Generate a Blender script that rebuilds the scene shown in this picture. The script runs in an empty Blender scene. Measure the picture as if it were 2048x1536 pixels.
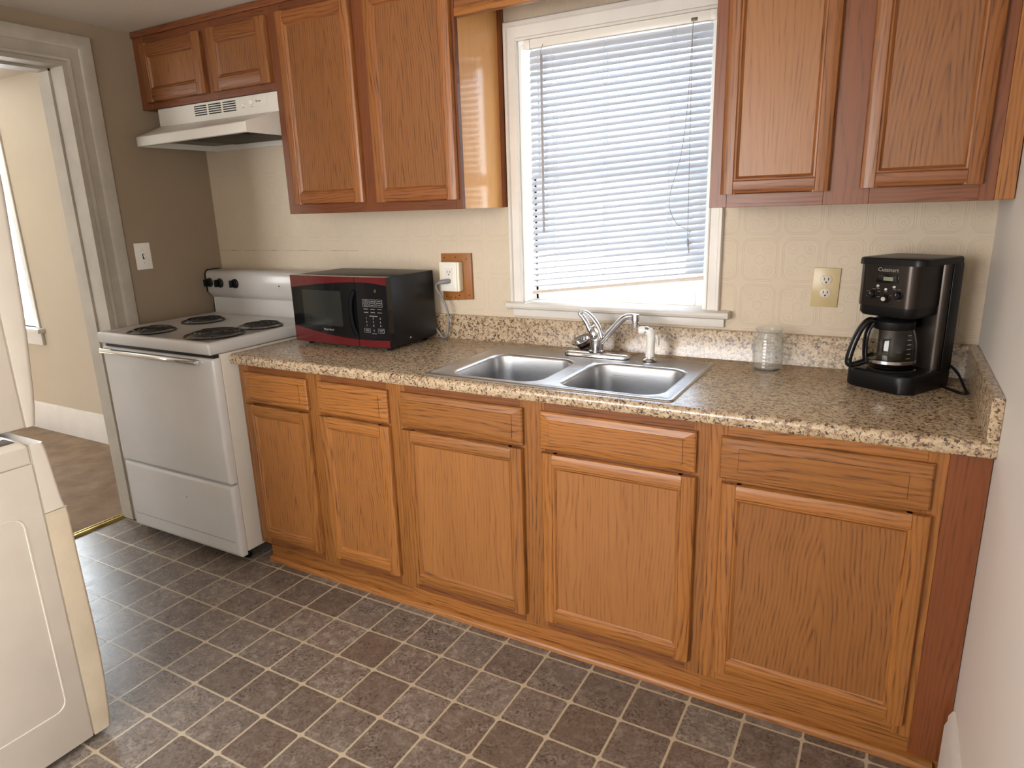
import bpy, bmesh, math, random
from mathutils import Vector, Matrix
random.seed(7)
PI = math.pi
COL = bpy.context.scene.collection
WL = {}                                   # world location of every object built here

# ------------------------------------------------------------------ materials
class NT:
    def __init__(s, name):
        s.m = bpy.data.materials.new(name); s.m.use_nodes = True
        s.t = s.m.node_tree; s.t.nodes.clear()
        s.out = s.t.nodes.new('ShaderNodeOutputMaterial')
        s.b = s.t.nodes.new('ShaderNodeBsdfPrincipled')
        s.t.links.new(s.b.outputs[0], s.out.inputs[0])
    def n(s, kind, **kw):
        x = s.t.nodes.new('ShaderNode' + kind)
        for k, v in kw.items(): setattr(x, k, v)
        return x
    def put(s, sock, v):
        if hasattr(v, 'is_output'): s.t.links.new(v, sock)
        elif isinstance(v, (tuple, list)) and len(v) == 3 and sock.type == 'RGBA': sock.default_value = (*v, 1)
        else: sock.default_value = v
    def m_(s, op, a, b=0.0, c=0.0):
        x = s.n('Math', operation=op); s.put(x.inputs[0], a); s.put(x.inputs[1], b); s.put(x.inputs[2], c)
        return x.outputs[0]
    def v_(s, op, a, b=(0, 0, 0)):
        x = s.n('VectorMath', operation=op); s.put(x.inputs[0], a); s.put(x.inputs[1], b)
        return x.outputs[0]
    def xyz(s, a):
        x = s.n('SeparateXYZ'); s.put(x.inputs[0], a); return x.outputs
    def comb(s, a, b, c):
        x = s.n('CombineXYZ')
        for i, v in enumerate((a, b, c)): s.put(x.inputs[i], v)
        return x.outputs[0]
    def noise(s, vec, scale, detail=3, rough=.5, dist=0):
        x = s.n('TexNoise'); s.put(x.inputs['Vector'], vec); x.inputs['Scale'].default_value = scale
        x.inputs['Detail'].default_value = detail; x.inputs['Roughness'].default_value = rough
        x.inputs['Distortion'].default_value = dist
        return x.outputs['Fac']
    def ramp(s, f, stops, interp='LINEAR'):
        x = s.n('ValToRGB'); s.put(x.inputs[0], f); e = x.color_ramp.elements
        x.color_ramp.interpolation = interp
        while len(e) < len(stops): e.new(.5)
        for el, (p, c) in zip(e, stops):
            el.position = p; el.color = (*c, 1) if isinstance(c, (tuple, list)) else (c, c, c, 1)
        return x.outputs[0]
    def mix(s, f, a, b, mode='MIX'):
        x = s.n('Mix', data_type='RGBA', blend_type=mode); s.put(x.inputs[0], f)
        s.put(x.inputs[6], a); s.put(x.inputs[7], b)
        return x.outputs[2]
    def obj(s): return s.n('TexCoord').outputs['Object']
    def pos(s): return s.n('NewGeometry').outputs['Position']
    def rnd(s): return s.n('ObjectInfo').outputs['Random']
    def bump(s, h, strength=.3, dist=.002):
        x = s.n('Bump'); x.inputs['Strength'].default_value = strength; x.inputs['Distance'].default_value = dist
        s.put(x.inputs['Height'], h); s.put(s.b.inputs['Normal'], x.outputs[0])
    def set(s, **kw):
        al = dict(color='Base Color', rough='Roughness', metal='Metallic', spec='Specular IOR Level', trans='Transmission Weight',
                  ior='IOR', coat='Coat Weight', coatr='Coat Roughness', ecol='Emission Color', estr='Emission Strength',
                  alpha='Alpha', aniso='Anisotropic', sss='Subsurface Weight')
        for k, v in kw.items(): s.put(s.b.inputs[al[k]], v)
        return s

def plain(name, c, rough=.5, **kw):
    n = NT(name); n.set(color=c, rough=rough, **kw); return n.m

def worn(name, c, rough=.4, amt=.12, scale=6, fine=0.0, bumpd=0.0, **kw):
    """painted or enamelled surface with soft uneven grime and a faint texture"""
    n = NT(name); p = n.pos()
    f = n.noise(p, scale, 4, .6)
    d = tuple(x * (1 - amt * 1.6) for x in c)
    col = n.mix(n.ramp(f, [(.35, 0), (.7, 1)]), d, c)
    n.set(color=col, rough=rough, **kw)
    if bumpd: n.bump(n.noise(p, fine or 250, 3, .6), .35, bumpd)
    return n.m

def oak(name, light, dark, axis='z', cathedral=False, rough=.38, k=5.0, freq=30, contrast=1.0):
    """red oak: growth rings (straight or cathedral), short dark pore dashes gathered along the rings, slow tone drift"""
    n = NT(name); o = n.obj(); r = n.rnd()
    X, Y, Z = n.xyz(o)
    along, across = (Z, X) if axis == 'z' else ((X, Z) if axis == 'x' else (Y, X))
    oth = Y if axis != 'y' else Z
    ro = n.m_('MULTIPLY', r, 37.0)
    wob = n.noise(n.comb(n.m_('ADD', n.m_('MULTIPLY', across, 7.0), ro), n.m_('MULTIPLY', oth, 7.0), n.m_('MULTIPLY', along, 1.15)), 1.0, 3, .5)
    fine = n.noise(n.comb(n.m_('ADD', n.m_('MULTIPLY', across, 55.0), ro), n.m_('MULTIPLY', oth, 55.0), n.m_('MULTIPLY', along, 9.0)), 1.0, 3, .6)
    if cathedral:
        r2 = n.m_('SUBTRACT', n.m_('FRACT', n.m_('MULTIPLY', r, 7.3)), .5)
        cx = n.m_('ADD', across, n.m_('MULTIPLY', r2, .10))
        cx = n.m_('ADD', cx, n.m_('MULTIPLY', n.m_('SUBTRACT', n.noise(n.comb(ro, 0.0, n.m_('MULTIPLY', along, 2.2)), 1.0, 2), .5), .09))
        q = n.m_('SQRT', n.m_('ADD', n.m_('MULTIPLY', n.m_('MULTIPLY', cx, cx), k * k), .0025))
        f = n.m_('ADD', n.m_('ADD', n.m_('MULTIPLY', along, .42), q), n.m_('MULTIPLY', wob, .16))
        rings = n.m_('FRACT', n.m_('ADD', n.m_('MULTIPLY', f, freq * .62), n.m_('MULTIPLY', fine, .35)))
    else:
        f = n.m_('ADD', n.m_('MULTIPLY', across, 3.0), n.m_('MULTIPLY', wob, .42))
        rings = n.m_('FRACT', n.m_('ADD', n.m_('MULTIPLY', f, freq * .8), n.m_('MULTIPLY', fine, .35)))
    ring = n.ramp(rings, [(0, .9), (.10, .35), (.45, .0), (.80, .30), (.95, 1.0), (1, .95)])
    pores = n.noise(n.comb(n.m_('ADD', n.m_('MULTIPLY', across, 190.0), ro), n.m_('MULTIPLY', oth, 190.0), n.m_('MULTIPLY', along, 9.0)), 1.0, 2, .55)
    pr = n.ramp(pores, [(.36, 1), (.50, 0)])
    tone = n.noise(n.comb(n.m_('ADD', n.m_('MULTIPLY', across, 9.0), ro), ro, n.m_('MULTIPLY', along, 1.5)), 1.0, 3)
    mid = tuple((a * .45 + b * .55) for a, b in zip(light, dark))
    c1 = n.mix(n.m_('MULTIPLY', n.ramp(tone, [(.32, 1), (.68, 0)]), .55), light, tuple(x * .66 + y * .34 for x, y in zip(light, dark)))
    c2 = n.mix(n.m_('MULTIPLY', ring, .80 * contrast), c1, mid)
    dk = n.m_('MULTIPLY', n.m_('MULTIPLY', pr, n.m_('ADD', .16, n.m_('MULTIPLY', ring, 1.0))), .85 * contrast)
    c3 = n.mix(dk, c2, dark)
    sh = n.m_('ADD', .86, n.m_('MULTIPLY', n.m_('FRACT', n.m_('MULTIPLY', r, 13.7)), .28))
    c4 = n.mix(1.0, c3, n.comb(sh, sh, sh), 'MULTIPLY')
    n.set(color=c4, rough=rough, coat=.10, coatr=.22, spec=.4)
    n.bump(n.m_('SUBTRACT', 1.0, dk), .22, .0006)
    return n.m

OL, OD = (.330, .128, .030), (.085, .028, .008)
M = {}
M['oak_v'] = oak('oak_vertical', OL, OD, 'z')
M['oak_h'] = oak('oak_horizontal', OL, OD, 'x')
M['oak_panel'] = oak('oak_veneer_panel', (.305, .122, .034), (.105, .037, .010), 'z', True, contrast=.85)
M['oak_panel_plain'] = oak('oak_veneer_straight', (.310, .128, .037), (.130, .048, .014), 'z', False, contrast=.6)
M['oak_red_v'] = oak('oak_reddish_vertical', (.190, .056, .017), (.062, .018, .006), 'z', contrast=.6)
M['oak_red_h'] = oak('oak_reddish_horizontal', (.180, .053, .016), (.060, .017, .006), 'x')
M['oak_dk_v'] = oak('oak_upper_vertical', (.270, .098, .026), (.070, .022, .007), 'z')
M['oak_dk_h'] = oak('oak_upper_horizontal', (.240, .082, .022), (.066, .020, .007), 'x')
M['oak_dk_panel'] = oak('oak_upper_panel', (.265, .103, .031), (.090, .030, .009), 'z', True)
M['laminate_side'] = oak('glossy_oak_laminate', (.66, .335, .115), (.50, .235, .075), 'z', False, rough=.14, contrast=.3)
M['board'] = oak('pine_board', (.34, .135, .036), (.17, .06, .015), 'z', False, contrast=.5)

# floor: sheet vinyl printed with small square tiles
def floor_mat():
    n = NT('vinyl_tile'); p = n.pos(); X, Y, Z = n.xyz(p)
    t = .1577; gw = .021
    u = n.m_('DIVIDE', n.m_('SUBTRACT', X, 1.2497), t); v = n.m_('DIVIDE', n.m_('SUBTRACT', Y, -.9583), t)
    iu, iv = n.m_('FLOOR', u), n.m_('FLOOR', v)
    wn = n.n('TexWhiteNoise', noise_dimensions='2D'); n.put(wn.inputs['Vector'], n.comb(iu, iv, 0.0))
    wn2 = n.n('TexWhiteNoise', noise_dimensions='2D'); n.put(wn2.inputs['Vector'], n.comb(n.m_('ADD', iu, 31.0), iv, 0.0))
    a = n.m_('ABSOLUTE', n.m_('SUBTRACT', n.m_('FRACT', u), .5)); b = n.m_('ABSOLUTE', n.m_('SUBTRACT', n.m_('FRACT', v), .5))
    # rounded square
    r = .07; e = .5 - gw
    qx = n.m_('MAXIMUM', n.m_('SUBTRACT', a, e - r), 0.0); qy = n.m_('MAXIMUM', n.m_('SUBTRACT', b, e - r), 0.0)
    dd = n.m_('SQRT', n.m_('ADD', n.m_('MULTIPLY', qx, qx), n.m_('MULTIPLY', qy, qy)))
    wob = n.m_('MULTIPLY', n.m_('SUBTRACT', n.noise(p, 60, 2), .5), .012)
    g = n.m_('SUBTRACT', n.m_('ADD', dd, wob), r)
    grout = n.ramp(n.m_('ADD', n.m_('MULTIPLY', g, 22.0), .5), [(.38, 0), (.62, 1)])
    base = n.mix(n.ramp(wn.outputs[0], [(.1, 0), (.95, 1)]), (.135, .100, .078), (.195, .163, .140))
    base = n.mix(n.m_('MULTIPLY', n.ramp(wn2.outputs[0], [(.5, 0), (.9, 1)]), .5), base, (.152, .102, .080))
    n1 = n.noise(n.v_('ADD', p, n.comb(n.m_('MULTIPLY', iu, 3.1), n.m_('MULTIPLY', iv, 1.7), 0.0)), 30, 5, .74, .6)
    n2 = n.noise(p, 105, 4, .7)
    n3 = n.noise(n.v_('ADD', p, n.comb(n.m_('MULTIPLY', iu, 1.3), n.m_('MULTIPLY', iv, 4.3), 2.0)), 14, 3, .6)
    c = n.mix(n.m_('MULTIPLY', n.ramp(n1, [(.47, 0), (.63, 1)]), n.m_('ADD', .25, n.m_('MULTIPLY', wn.outputs[0], .70))), base, (.330, .285, .235))
    c = n.mix(n.m_('MULTIPLY', n.ramp(n2, [(.41, 1), (.51, 0)]), n.m_('ADD', .25, n.m_('MULTIPLY', n.ramp(n3, [(.4, 0), (.65, 1)]), .65))), c, (.042, .030, .025))
    c = n.mix(grout, c, n.mix(n.noise(p, 30, 3), (.40, .325, .225), (.49, .415, .30)))
    n.set(color=c, rough=n.m_('ADD', .18, n.m_('MULTIPLY', n1, .26)), spec=.5)
    h = n.m_('ADD', n.m_('MULTIPLY', n1, .5), n.m_('MULTIPLY', n.m_('SUBTRACT', 1.0, grout), .5))
    n.bump(h, .35, .0012)
    return n.m
M['floor'] = floor_mat()

def granite():
    n = NT('granite_laminate'); p = n.pos()
    a = n.noise(p, 75, 4, .65, .4); b = n.noise(n.v_('ADD', p, (3.1, 1.7, .4)), 190, 3, .6); d = n.noise(n.v_('ADD', p, (7.7, 2.2, 1.4)), 34, 3, .6)
    e = n.noise(n.v_('ADD', p, (1.7, 5.2, 2.4)), 115, 3, .6, .5)
    c = n.mix(n.ramp(d, [(.35, 0), (.65, 1)]), (.42, .295, .185), (.52, .41, .27))
    c = n.mix(n.m_('MULTIPLY', n.ramp(a, [(.50, 0), (.57, 1)]), .85), c, (.190, .105, .062))
    c = n.mix(n.m_('MULTIPLY', n.ramp(b, [(.52, 0), (.60, 1)]), .7), c, (.53, .43, .29))
    c = n.mix(n.m_('MULTIPLY', n.ramp(e, [(.56, 0), (.60, 1)]), .92), c, (.045, .025, .022))
    n.set(color=c, rough=.26, spec=.6, coat=.35, coatr=.2)
    return n.m
M['granite'] = granite()

def wallpaper():
    n = NT('embossed_wallpaper'); p = n.pos(); X, Y, Z = n.xyz(p)
    cw, ch = .125, .150
    u = n.m_('SUBTRACT', n.m_('FRACT', n.m_('DIVIDE', X, cw)), .5); v = n.m_('SUBTRACT', n.m_('FRACT', n.m_('DIVIDE', n.m_('ADD', Z, .02), ch)), .5)
    um, vm = n.m_('MULTIPLY', u, cw), n.m_('MULTIPLY', v, ch)
    au, av = n.m_('ABSOLUTE', um), n.m_('ABSOLUTE', vm)
    rr = .030
    qx = n.m_('MAXIMUM', n.m_('SUBTRACT', au, cw / 2 - .006 - rr), 0.0); qy = n.m_('MAXIMUM', n.m_('SUBTRACT', av, ch / 2 - .006 - rr), 0.0)
    sd = n.m_('SUBTRACT', n.m_('SQRT', n.m_('ADD', n.m_('MULTIPLY', qx, qx), n.m_('MULTIPLY', qy, qy))), rr)
    def line(d, at, w):
        return n.m_('MAXIMUM', n.m_('SUBTRACT', 1.0, n.m_('DIVIDE', n.m_('ABSOLUTE', n.m_('SUBTRACT', d, at)), w)), 0.0)
    l = n.m_('MAXIMUM', line(sd, 0.0, .0022), line(sd, -.006, .0022))
    # scrolls: spirals round four centres of the cell
    su = n.m_('SUBTRACT', au, .027); sv = n.m_('SUBTRACT', av, .036)
    rad = n.m_('SQRT', n.m_('ADD', n.m_('MULTIPLY', su, su), n.m_('MULTIPLY', sv, sv)))
    ang = n.m_('ARCTAN2', sv, su)
    sp = n.m_('SINE', n.m_('ADD', n.m_('MULTIPLY', rad, 620.0), ang))
    sp = n.m_('MULTIPLY', n.m_('MAXIMUM', sp, 0.0), n.m_('LESS_THAN', rad, .020))
    l = n.m_('MAXIMUM', l, n.m_('MULTIPLY', sp, .8))
    rc = n.m_('SQRT', n.m_('ADD', n.m_('MULTIPLY', um, um), n.m_('MULTIPLY', vm, vm)))
    l = n.m_('MAXIMUM', l, line(rc, .014, .003))
    fine = n.noise(p, 420, 2, .5)
    h = n.m_('ADD', l, n.m_('MULTIPLY', fine, .35))
    col = n.mix(n.noise(p, 2.2, 3), (.560, .465, .350), (.620, .525, .405))
    col = n.mix(n.m_('MULTIPLY', n.ramp(n.noise(p, 11, 4, .65), [(.55, 0), (.8, 1)]), .25), col, (.42, .35, .25))
    seam = n.m_('MULTIPLY', n.m_('LESS_THAN', n.m_('ABSOLUTE', n.m_('SUBTRACT', Z, n.m_('ADD', 1.2755, n.m_('MULTIPLY', n.noise(n.comb(X, 0.0, 0.0), 9, 2), .004)))), .0010), n.m_('LESS_THAN', X, .95))
    seam = n.m_('MULTIPLY', seam, n.ramp(n.noise(n.comb(X, 0.0, 0.0), 14, 3), [(.40, .15), (.62, .9)]))
    col = n.mix(seam, col, (.12, .09, .06))
    n.set(color=col, rough=.55)
    n.bump(h, .42, .0016)
    return n.m
M['wallpaper'] = wallpaper()
M['wall_tan'] = worn('tan_wall_paint', (.285, .215, .145), .6, .06, 3, 90, .0006)
M['wall_grey'] = worn('pale_wall_paint', (.71, .665, .62), .45, .03, 2, 60, .0006)
M['wall_beige'] = worn('beige_wall_paint', (.50, .43, .33), .55, .04, 2)
M['ceil'] = worn('ceiling_paint', (.66, .60, .52), .75, .05, 3, 120, .002)
M['trim'] = worn('white_trim_paint', (.72, .685, .64), .38, .05, 8)
M['casing_old'] = worn('worn_door_paint', (.43, .385, .32), .45, .10, 9, 40, .001)
M['vinyl_white'] = plain('white_vinyl', (.80, .82, .80), .35)
M['carpet'] = worn('brown_carpet', (.36, .255, .175), .95, .22, 7, 500, .006)
M['brass'] = worn('brass', (.50, .36, .10), .35, .25, 20, metal=.85)
M['enamel'] = worn('white_enamel', (.56, .545, .53), .22, .04, 4)
M['enamel_warm'] = worn('cream_enamel', (.61, .56, .485), .25, .05, 5)
M['enamel_yellow'] = worn('yellowed_plastic', (.62, .535, .40), .35, .10, 9)
M['enamel_dirt'] = worn('greasy_enamel', (.60, .53, .44), .4, .22, 60)
M['hood_white'] = worn('hood_enamel', (.66, .63, .575), .28, .04, 6)
M['dark_metal'] = worn('dark_filter_mesh', (.035, .033, .028), .6, .3, 300)
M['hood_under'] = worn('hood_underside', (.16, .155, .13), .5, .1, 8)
M['black'] = plain('black_plastic', (.005, .005, .006), .35, spec=.25)
M['black_gloss'] = plain('gloss_black', (.005, .005, .006), .08, spec=.35)
M['black_matte'] = worn('black_textured_metal', (.006, .006, .007), .40, .2, 200, spec=.3)
M['slot'] = plain('dark_slot', (.006, .006, .006), .7)
M['coil'] = worn('burner_coil', (.022, .020, .020), .5, .3, 50)
M['pan'] = worn('stained_drip_pan', (.060, .050, .038), .32, .4, 60, metal=.6)
M['chrome'] = plain('chrome', (.72, .73, .76), .07, metal=1.0)
M['chrome_dull'] = plain('dull_chrome', (.60, .60, .62), .2, metal=1.0)
def steel():
    n = NT('brushed_steel'); p = n.pos(); X, Y, Z = n.xyz(p)
    f = n.noise(n.comb(n.m_('MULTIPLY', X, 12.0), n.m_('MULTIPLY', Y, 700.0), n.m_('MULTIPLY', Z, 700.0)), 1.0, 3)
    n.set(color=(.56, .565, .58), metal=1.0, rough=n.m_('ADD', .22, n.m_('MULTIPLY', f, .16)), aniso=.4); n.bump(f, .06, .0003); return n.m
M['steel'] = steel()
M['steel_black'] = plain('black_stainless', (.055, .046, .042), .28, metal=1.0)
M['red'] = plain('red_gloss', (.090, .003, .006), .20, coat=.6, coatr=.1)
M['dark_glass'] = plain('dark_window_glass', (.018, .020, .018), .10)
M['white_plastic'] = plain('white_plastic', (.76, .73, .68), .32)
M['white_soft'] = plain('white_sprayer_plastic', (.83, .82, .80), .3)
M['ivory'] = plain('ivory_plastic', (.50, .395, .205), .28)
M['ivory_grey'] = plain('grey_receptacle', (.55, .48, .40), .35)
M['grey_cord'] = plain('grey_cord', (.22, .22, .235), .4)
M['lcd'] = plain('lcd', (.22, .235, .17), .3)
M['green_led'] = plain('green_led', (.05, .08, .02), .3, ecol=(.30, .42, .08, 1), estr=.25)
M['print'] = plain('white_print', (.30, .30, .30), .5)
M['print_grey'] = plain('grey_print', (.20, .19, .18), .5)
M['print_dark'] = plain('dark_print', (.03, .03, .03), .5)
M['button'] = plain('silver_button', (.75, .74, .72), .25, metal=.6)
M['slat'] = None
def slat():
    n = NT('blind_slat'); n.set(color=(.52, .55, .62), rough=.45)
    tr = n.n('BsdfTranslucent'); tr.inputs[0].default_value = (.80, .84, .92, 1)
    mx = n.n('MixShader'); mx.inputs[0].default_value = .07
    n.t.links.new(n.b.outputs[0], mx.inputs[1]); n.t.links.new(tr.outputs[0], mx.inputs[2]); n.t.links.new(mx.outputs[0], n.out.inputs[0])
    return n.m
M['slat'] = slat()
M['cord_white'] = plain('white_cord', (.60, .60, .62), .6)
M['wand'] = plain('clear_grey_wand', (.33, .31, .31), .2)
def glass(name, c=(1, 1, 1), rough=0.0, thin=False):
    n = NT(name)
    g = n.n('BsdfGlass'); g.inputs['Color'].default_value = (*c, 1); g.inputs['Roughness'].default_value = rough; g.inputs['IOR'].default_value = 1.0 if thin else 1.47
    if thin:
        t = n.n('BsdfTransparent'); t.inputs[0].default_value = (*c, 1)
        gl = n.n('BsdfGlossy'); gl.inputs['Roughness'].default_value = .02
        fr = n.n('Fresnel')
        n.put(fr.inputs[0], n.m_('ADD', 1.45, n.m_('MULTIPLY', n.n('NewGeometry').outputs['Backfacing'], 1 / 1.45 - 1.45)))
        mx = n.n('MixShader'); n.t.links.new(fr.outputs[0], mx.inputs[0]); n.t.links.new(t.outputs[0], mx.inputs[1]); n.t.links.new(gl.outputs[0], mx.inputs[2])
        n.t.links.new(mx.outputs[0], n.out.inputs[0])
    else: n.t.links.new(g.outputs[0], n.out.inputs[0])
    return n.m
M['pane'] = glass('window_pane', (.97, .99, 1), thin=True)
M['jar'] = glass('jar_glass', (.96, .97, .97), thin=True)
def hazy(m, c, f):
    t = m.node_tree; out = next(x for x in t.nodes if x.type == 'OUTPUT_MATERIAL'); src = out.inputs[0].links[0].from_socket
    d = t.nodes.new('ShaderNodeBsdfDiffuse'); d.inputs[0].default_value = (*c, 1); mx = t.nodes.new('ShaderNodeMixShader'); mx.inputs[0].default_value = f
    t.links.new(src, mx.inputs[1]); t.links.new(d.outputs[0], mx.inputs[2]); t.links.new(mx.outputs[0], out.inputs[0])
hazy(M['jar'], (.75, .72, .68), .09)
M['carafe'] = glass('carafe_glass', (.80, .80, .78), thin=True)
M['siding'] = worn('white_siding', (.72, .76, .80), .7, .05, 2)
M['house_glass'] = plain('house_window_glass', (.10, .12, .15), .1)
M['concrete'] = worn('pale_concrete', (.74, .72, .68), .8, .06, 3)

# ------------------------------------------------------------------ mesh helpers
def new(): return bmesh.new()
def box(bm, x0, x1, y0, y1, z0, z1, bev=0.0, seg=2, mat=0):
    v = [bm.verts.new((x, y, z)) for x in (x0, x1) for y in (y0, y1) for z in (z0, z1)]
    F = [(0, 1, 3, 2), (4, 6, 7, 5), (0, 4, 5, 1), (2, 3, 7, 6), (0, 2, 6, 4), (1, 5, 7, 3)]
    fs = [bm.faces.new([v[i] for i in f]) for f in F]
    for f in fs: f.material_index = mat
    if bev > 0:
        es = list({e for f in fs for e in f.edges})
        r = bmesh.ops.bevel(bm, geom=es, offset=bev, segments=seg, profile=.5, affect='EDGES')
        for f in r['faces']: f.material_index = mat
        return list({vv for f in r['faces'] for vv in f.verts} | {x for x in v if x.is_valid})
    return v
def prism(bm, pts, axis, a0, a1, bev=0.0, mat=0):
    """pts: 2D outline (counter-clockwise or not) swept along an axis from a0 to a1"""
    def P(p, a):
        if axis == 'x': return (a, p[0], p[1])
        if axis == 'y': return (p[0], a, p[1])
        return (p[0], p[1], a)
    A = [bm.verts.new(P(p, a0)) for p in pts]; B = [bm.verts.new(P(p, a1)) for p in pts]
    n = len(pts); fs = [bm.faces.new(A), bm.faces.new(B[::-1])]
    for i in range(n): fs.append(bm.faces.new((A[i], B[i], B[(i + 1) % n], A[(i + 1) % n])))
    for f in fs: f.material_index = mat
    if bev > 0:
        es = list({e for f in fs[:2] for e in f.edges})
        r = bmesh.ops.bevel(bm, geom=es, offset=bev, segments=2, profile=.5, affect='EDGES')
        for f in r['faces']: f.material_index = mat
    return A + B
def basis(d):
    d = Vector(d).normalized(); a = Vector((0, 0, 1)) if abs(d.z) < .9 else Vector((1, 0, 0))
    u = d.cross(a).normalized(); return u, d.cross(u).normalized(), d
def lathe(bm, prof, c=(0, 0, 0), axis=(0, 0, 1), seg=32, mat=0, cap0=True, cap1=True, arc=None):
    c = Vector(c); u, v, d = basis(axis); rings = []
    for r, h in prof:
        rings.append([bm.verts.new(c + d * h + (u * math.cos(2 * PI * k / seg) + v * math.sin(2 * PI * k / seg)) * max(r, 1e-5)) for k in range(seg)])
    for a, b in zip(rings, rings[1:]):
        for k in range(seg):
            f = bm.faces.new((a[k], a[(k + 1) % seg], b[(k + 1) % seg], b[k])); f.material_index = mat
    if cap0: bm.faces.new(rings[0][::-1]).material_index = mat
    if cap1: bm.faces.new(rings[-1]).material_index = mat
def smooth_path(pts, n=6):
    P = [Vector(p) for p in pts]; out = []
    for i in range(len(P) - 1):
        p0, p1, p2, p3 = P[max(i - 1, 0)], P[i], P[i + 1], P[min(i + 2, len(P) - 1)]
        for k in range(n):
            t = k / n
            out.append(.5 * ((2 * p1) + (p2 - p0) * t + (2 * p0 - 5 * p1 + 4 * p2 - p3) * t * t + (3 * p1 - p0 - 3 * p2 + p3) * t ** 3))
    out.append(P[-1]); return out
def tube(bm, pts, r, seg=12, mat=0, flat=None, closed=False, caps=True):
    """r: radius or list of radii; flat=(vector, factor) squashes the section along a direction"""
    P = [Vector(p) for p in pts]; n = len(P); R = r if isinstance(r, (list, tuple)) else [r] * n
    rings = []; u = None
    for i in range(n):
        a = P[i - 1] if (i > 0 or closed) else P[i]; b = P[(i + 1) % n] if (i < n - 1 or closed) else P[i]
        d = (b - a).normalized()
        if u is None: u = basis(d)[0]
        u = (u - d * u.dot(d)).normalized(); v = d.cross(u)
        ring = []
        for k in range(seg):
            o = (u * math.cos(2 * PI * k / seg) + v * math.sin(2 * PI * k / seg)) * R[i]
            if flat: fv = Vector(flat[0]).normalized(); o = o - fv * o.dot(fv) * (1 - flat[1])
            ring.append(bm.verts.new(P[i] + o))
        rings.append(ring)
    pairs = list(zip(rings, rings[1:])) + ([(rings[-1], rings[0])] if closed else [])
    for a, b in pairs:
        for k in range(seg): bm.faces.new((a[k], a[(k + 1) % seg], b[(k + 1) % seg], b[k])).material_index = mat
    if caps and not closed:
        bm.faces.new(rings[0][::-1]).material_index = mat; bm.faces.new(rings[-1]).material_index = mat
def rrect(x0, x1, y0, y1, r, n=6):
    pts = []
    for cx, cy, a0 in ((x1 - r, y1 - r, 0), (x0 + r, y1 - r, PI / 2), (x0 + r, y0 + r, PI), (x1 - r, y0 + r, 1.5 * PI)):
        for k in range(n + 1):
            a = a0 + k * PI / 2 / n; pts.append((cx + r * math.cos(a), cy + r * math.sin(a)))
    return pts
def loft(bm, rings, cap0=False, cap1=False, mat=0):
    R = [[bm.verts.new(p) for p in ring] for ring in rings]; n = len(R[0])
    for a, b in zip(R, R[1:]):
        for k in range(n): bm.faces.new((a[k], a[(k + 1) % n], b[(k + 1) % n], b[k])).material_index = mat
    if cap0: bm.faces.new(R[0][::-1]).material_index = mat
    if cap1: bm.faces.new(R[-1]).material_index = mat
    return R
def mk(name, bm, mats, parent=None, origin=None, ang=35, kind=None, xf=None):
    if xf is not None: bmesh.ops.transform(bm, matrix=xf, verts=bm.verts)
    bmesh.ops.recalc_face_normals(bm, faces=bm.faces)
    if origin is None:
        if parent is not None: origin = WL[parent.name]
        else:
            xs = [v.co for v in bm.verts]
            origin = Vector((sum(c.x for c in xs) / len(xs), sum(c.y for c in xs) / len(xs), min(c.z for c in xs)))
    if origin == 'c':
        lo = [min(v.co[i] for v in bm.verts) for i in range(3)]; hi = [max(v.co[i] for v in bm.verts) for i in range(3)]
        origin = Vector([(a + b) / 2 for a, b in zip(lo, hi)])
    origin = Vector(origin)
    bmesh.ops.translate(bm, vec=-origin, verts=bm.verts)
    me = bpy.data.meshes.new(name); bm.to_mesh(me); bm.free()
    for m in (mats if isinstance(mats, (list, tuple)) else [mats]): me.materials.append(M[m] if isinstance(m, str) else m)
    me.polygons.foreach_set('use_smooth', [True] * len(me.polygons))
    me.set_sharp_from_angle(angle=math.radians(ang))
    o = bpy.data.objects.new(name, me); COL.objects.link(o); WL[o.name] = origin
    if parent is not None: o.parent = parent; o.location = origin - WL[parent.name]
    else: o.location = origin
    if kind: o['kind'] = kind
    return o
def thing(name, label, cat, loc, group=None):
    o = bpy.data.objects.new(name, None); COL.objects.link(o); o.location = loc; WL[o.name] = Vector(loc); o.empty_display_size = .05
    return tag(o, label, cat, group)
def tag(o, label, cat, group=None):
    o['label'] = label; o['category'] = cat
    if group: o['group'] = group
    return o
def text_bm(body, size, depth=.0004, xf=None, bm=None, align='CENTER', shear=0.0, font_w=1.0):
    cu = bpy.data.curves.new('t', 'FONT'); cu.body = body; cu.size = size; cu.extrude = depth; cu.align_x = align; cu.align_y = 'CENTER'
    cu.shear = shear; cu.resolution_u = 2; cu.space_character = font_w
    ob = bpy.data.objects.new('t', cu); COL.objects.link(ob)
    dg = bpy.context.evaluated_depsgraph_get(); me = bpy.data.meshes.new_from_object(ob.evaluated_get(dg))
    t = bmesh.new(); t.from_mesh(me)
    if xf is not None: bmesh.ops.transform(t, matrix=xf, verts=t.verts)
    bpy.data.objects.remove(ob); bpy.data.curves.remove(cu)
    if bm is not None:
        tmp = bpy.data.meshes.new('tmp'); t.to_mesh(tmp); bm.from_mesh(tmp); t.free(); bpy.data.meshes.remove(tmp); bpy.data.meshes.remove(me); return bm
    bpy.data.meshes.remove(me); return t
def face_y(x, y, z, s=1.0):      # text standing on a plane that faces -y
    return Matrix(((1, 0, 0, x), (0, 0, -1, y), (0, 1, 0, z), (0, 0, 0, 1)))

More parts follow.
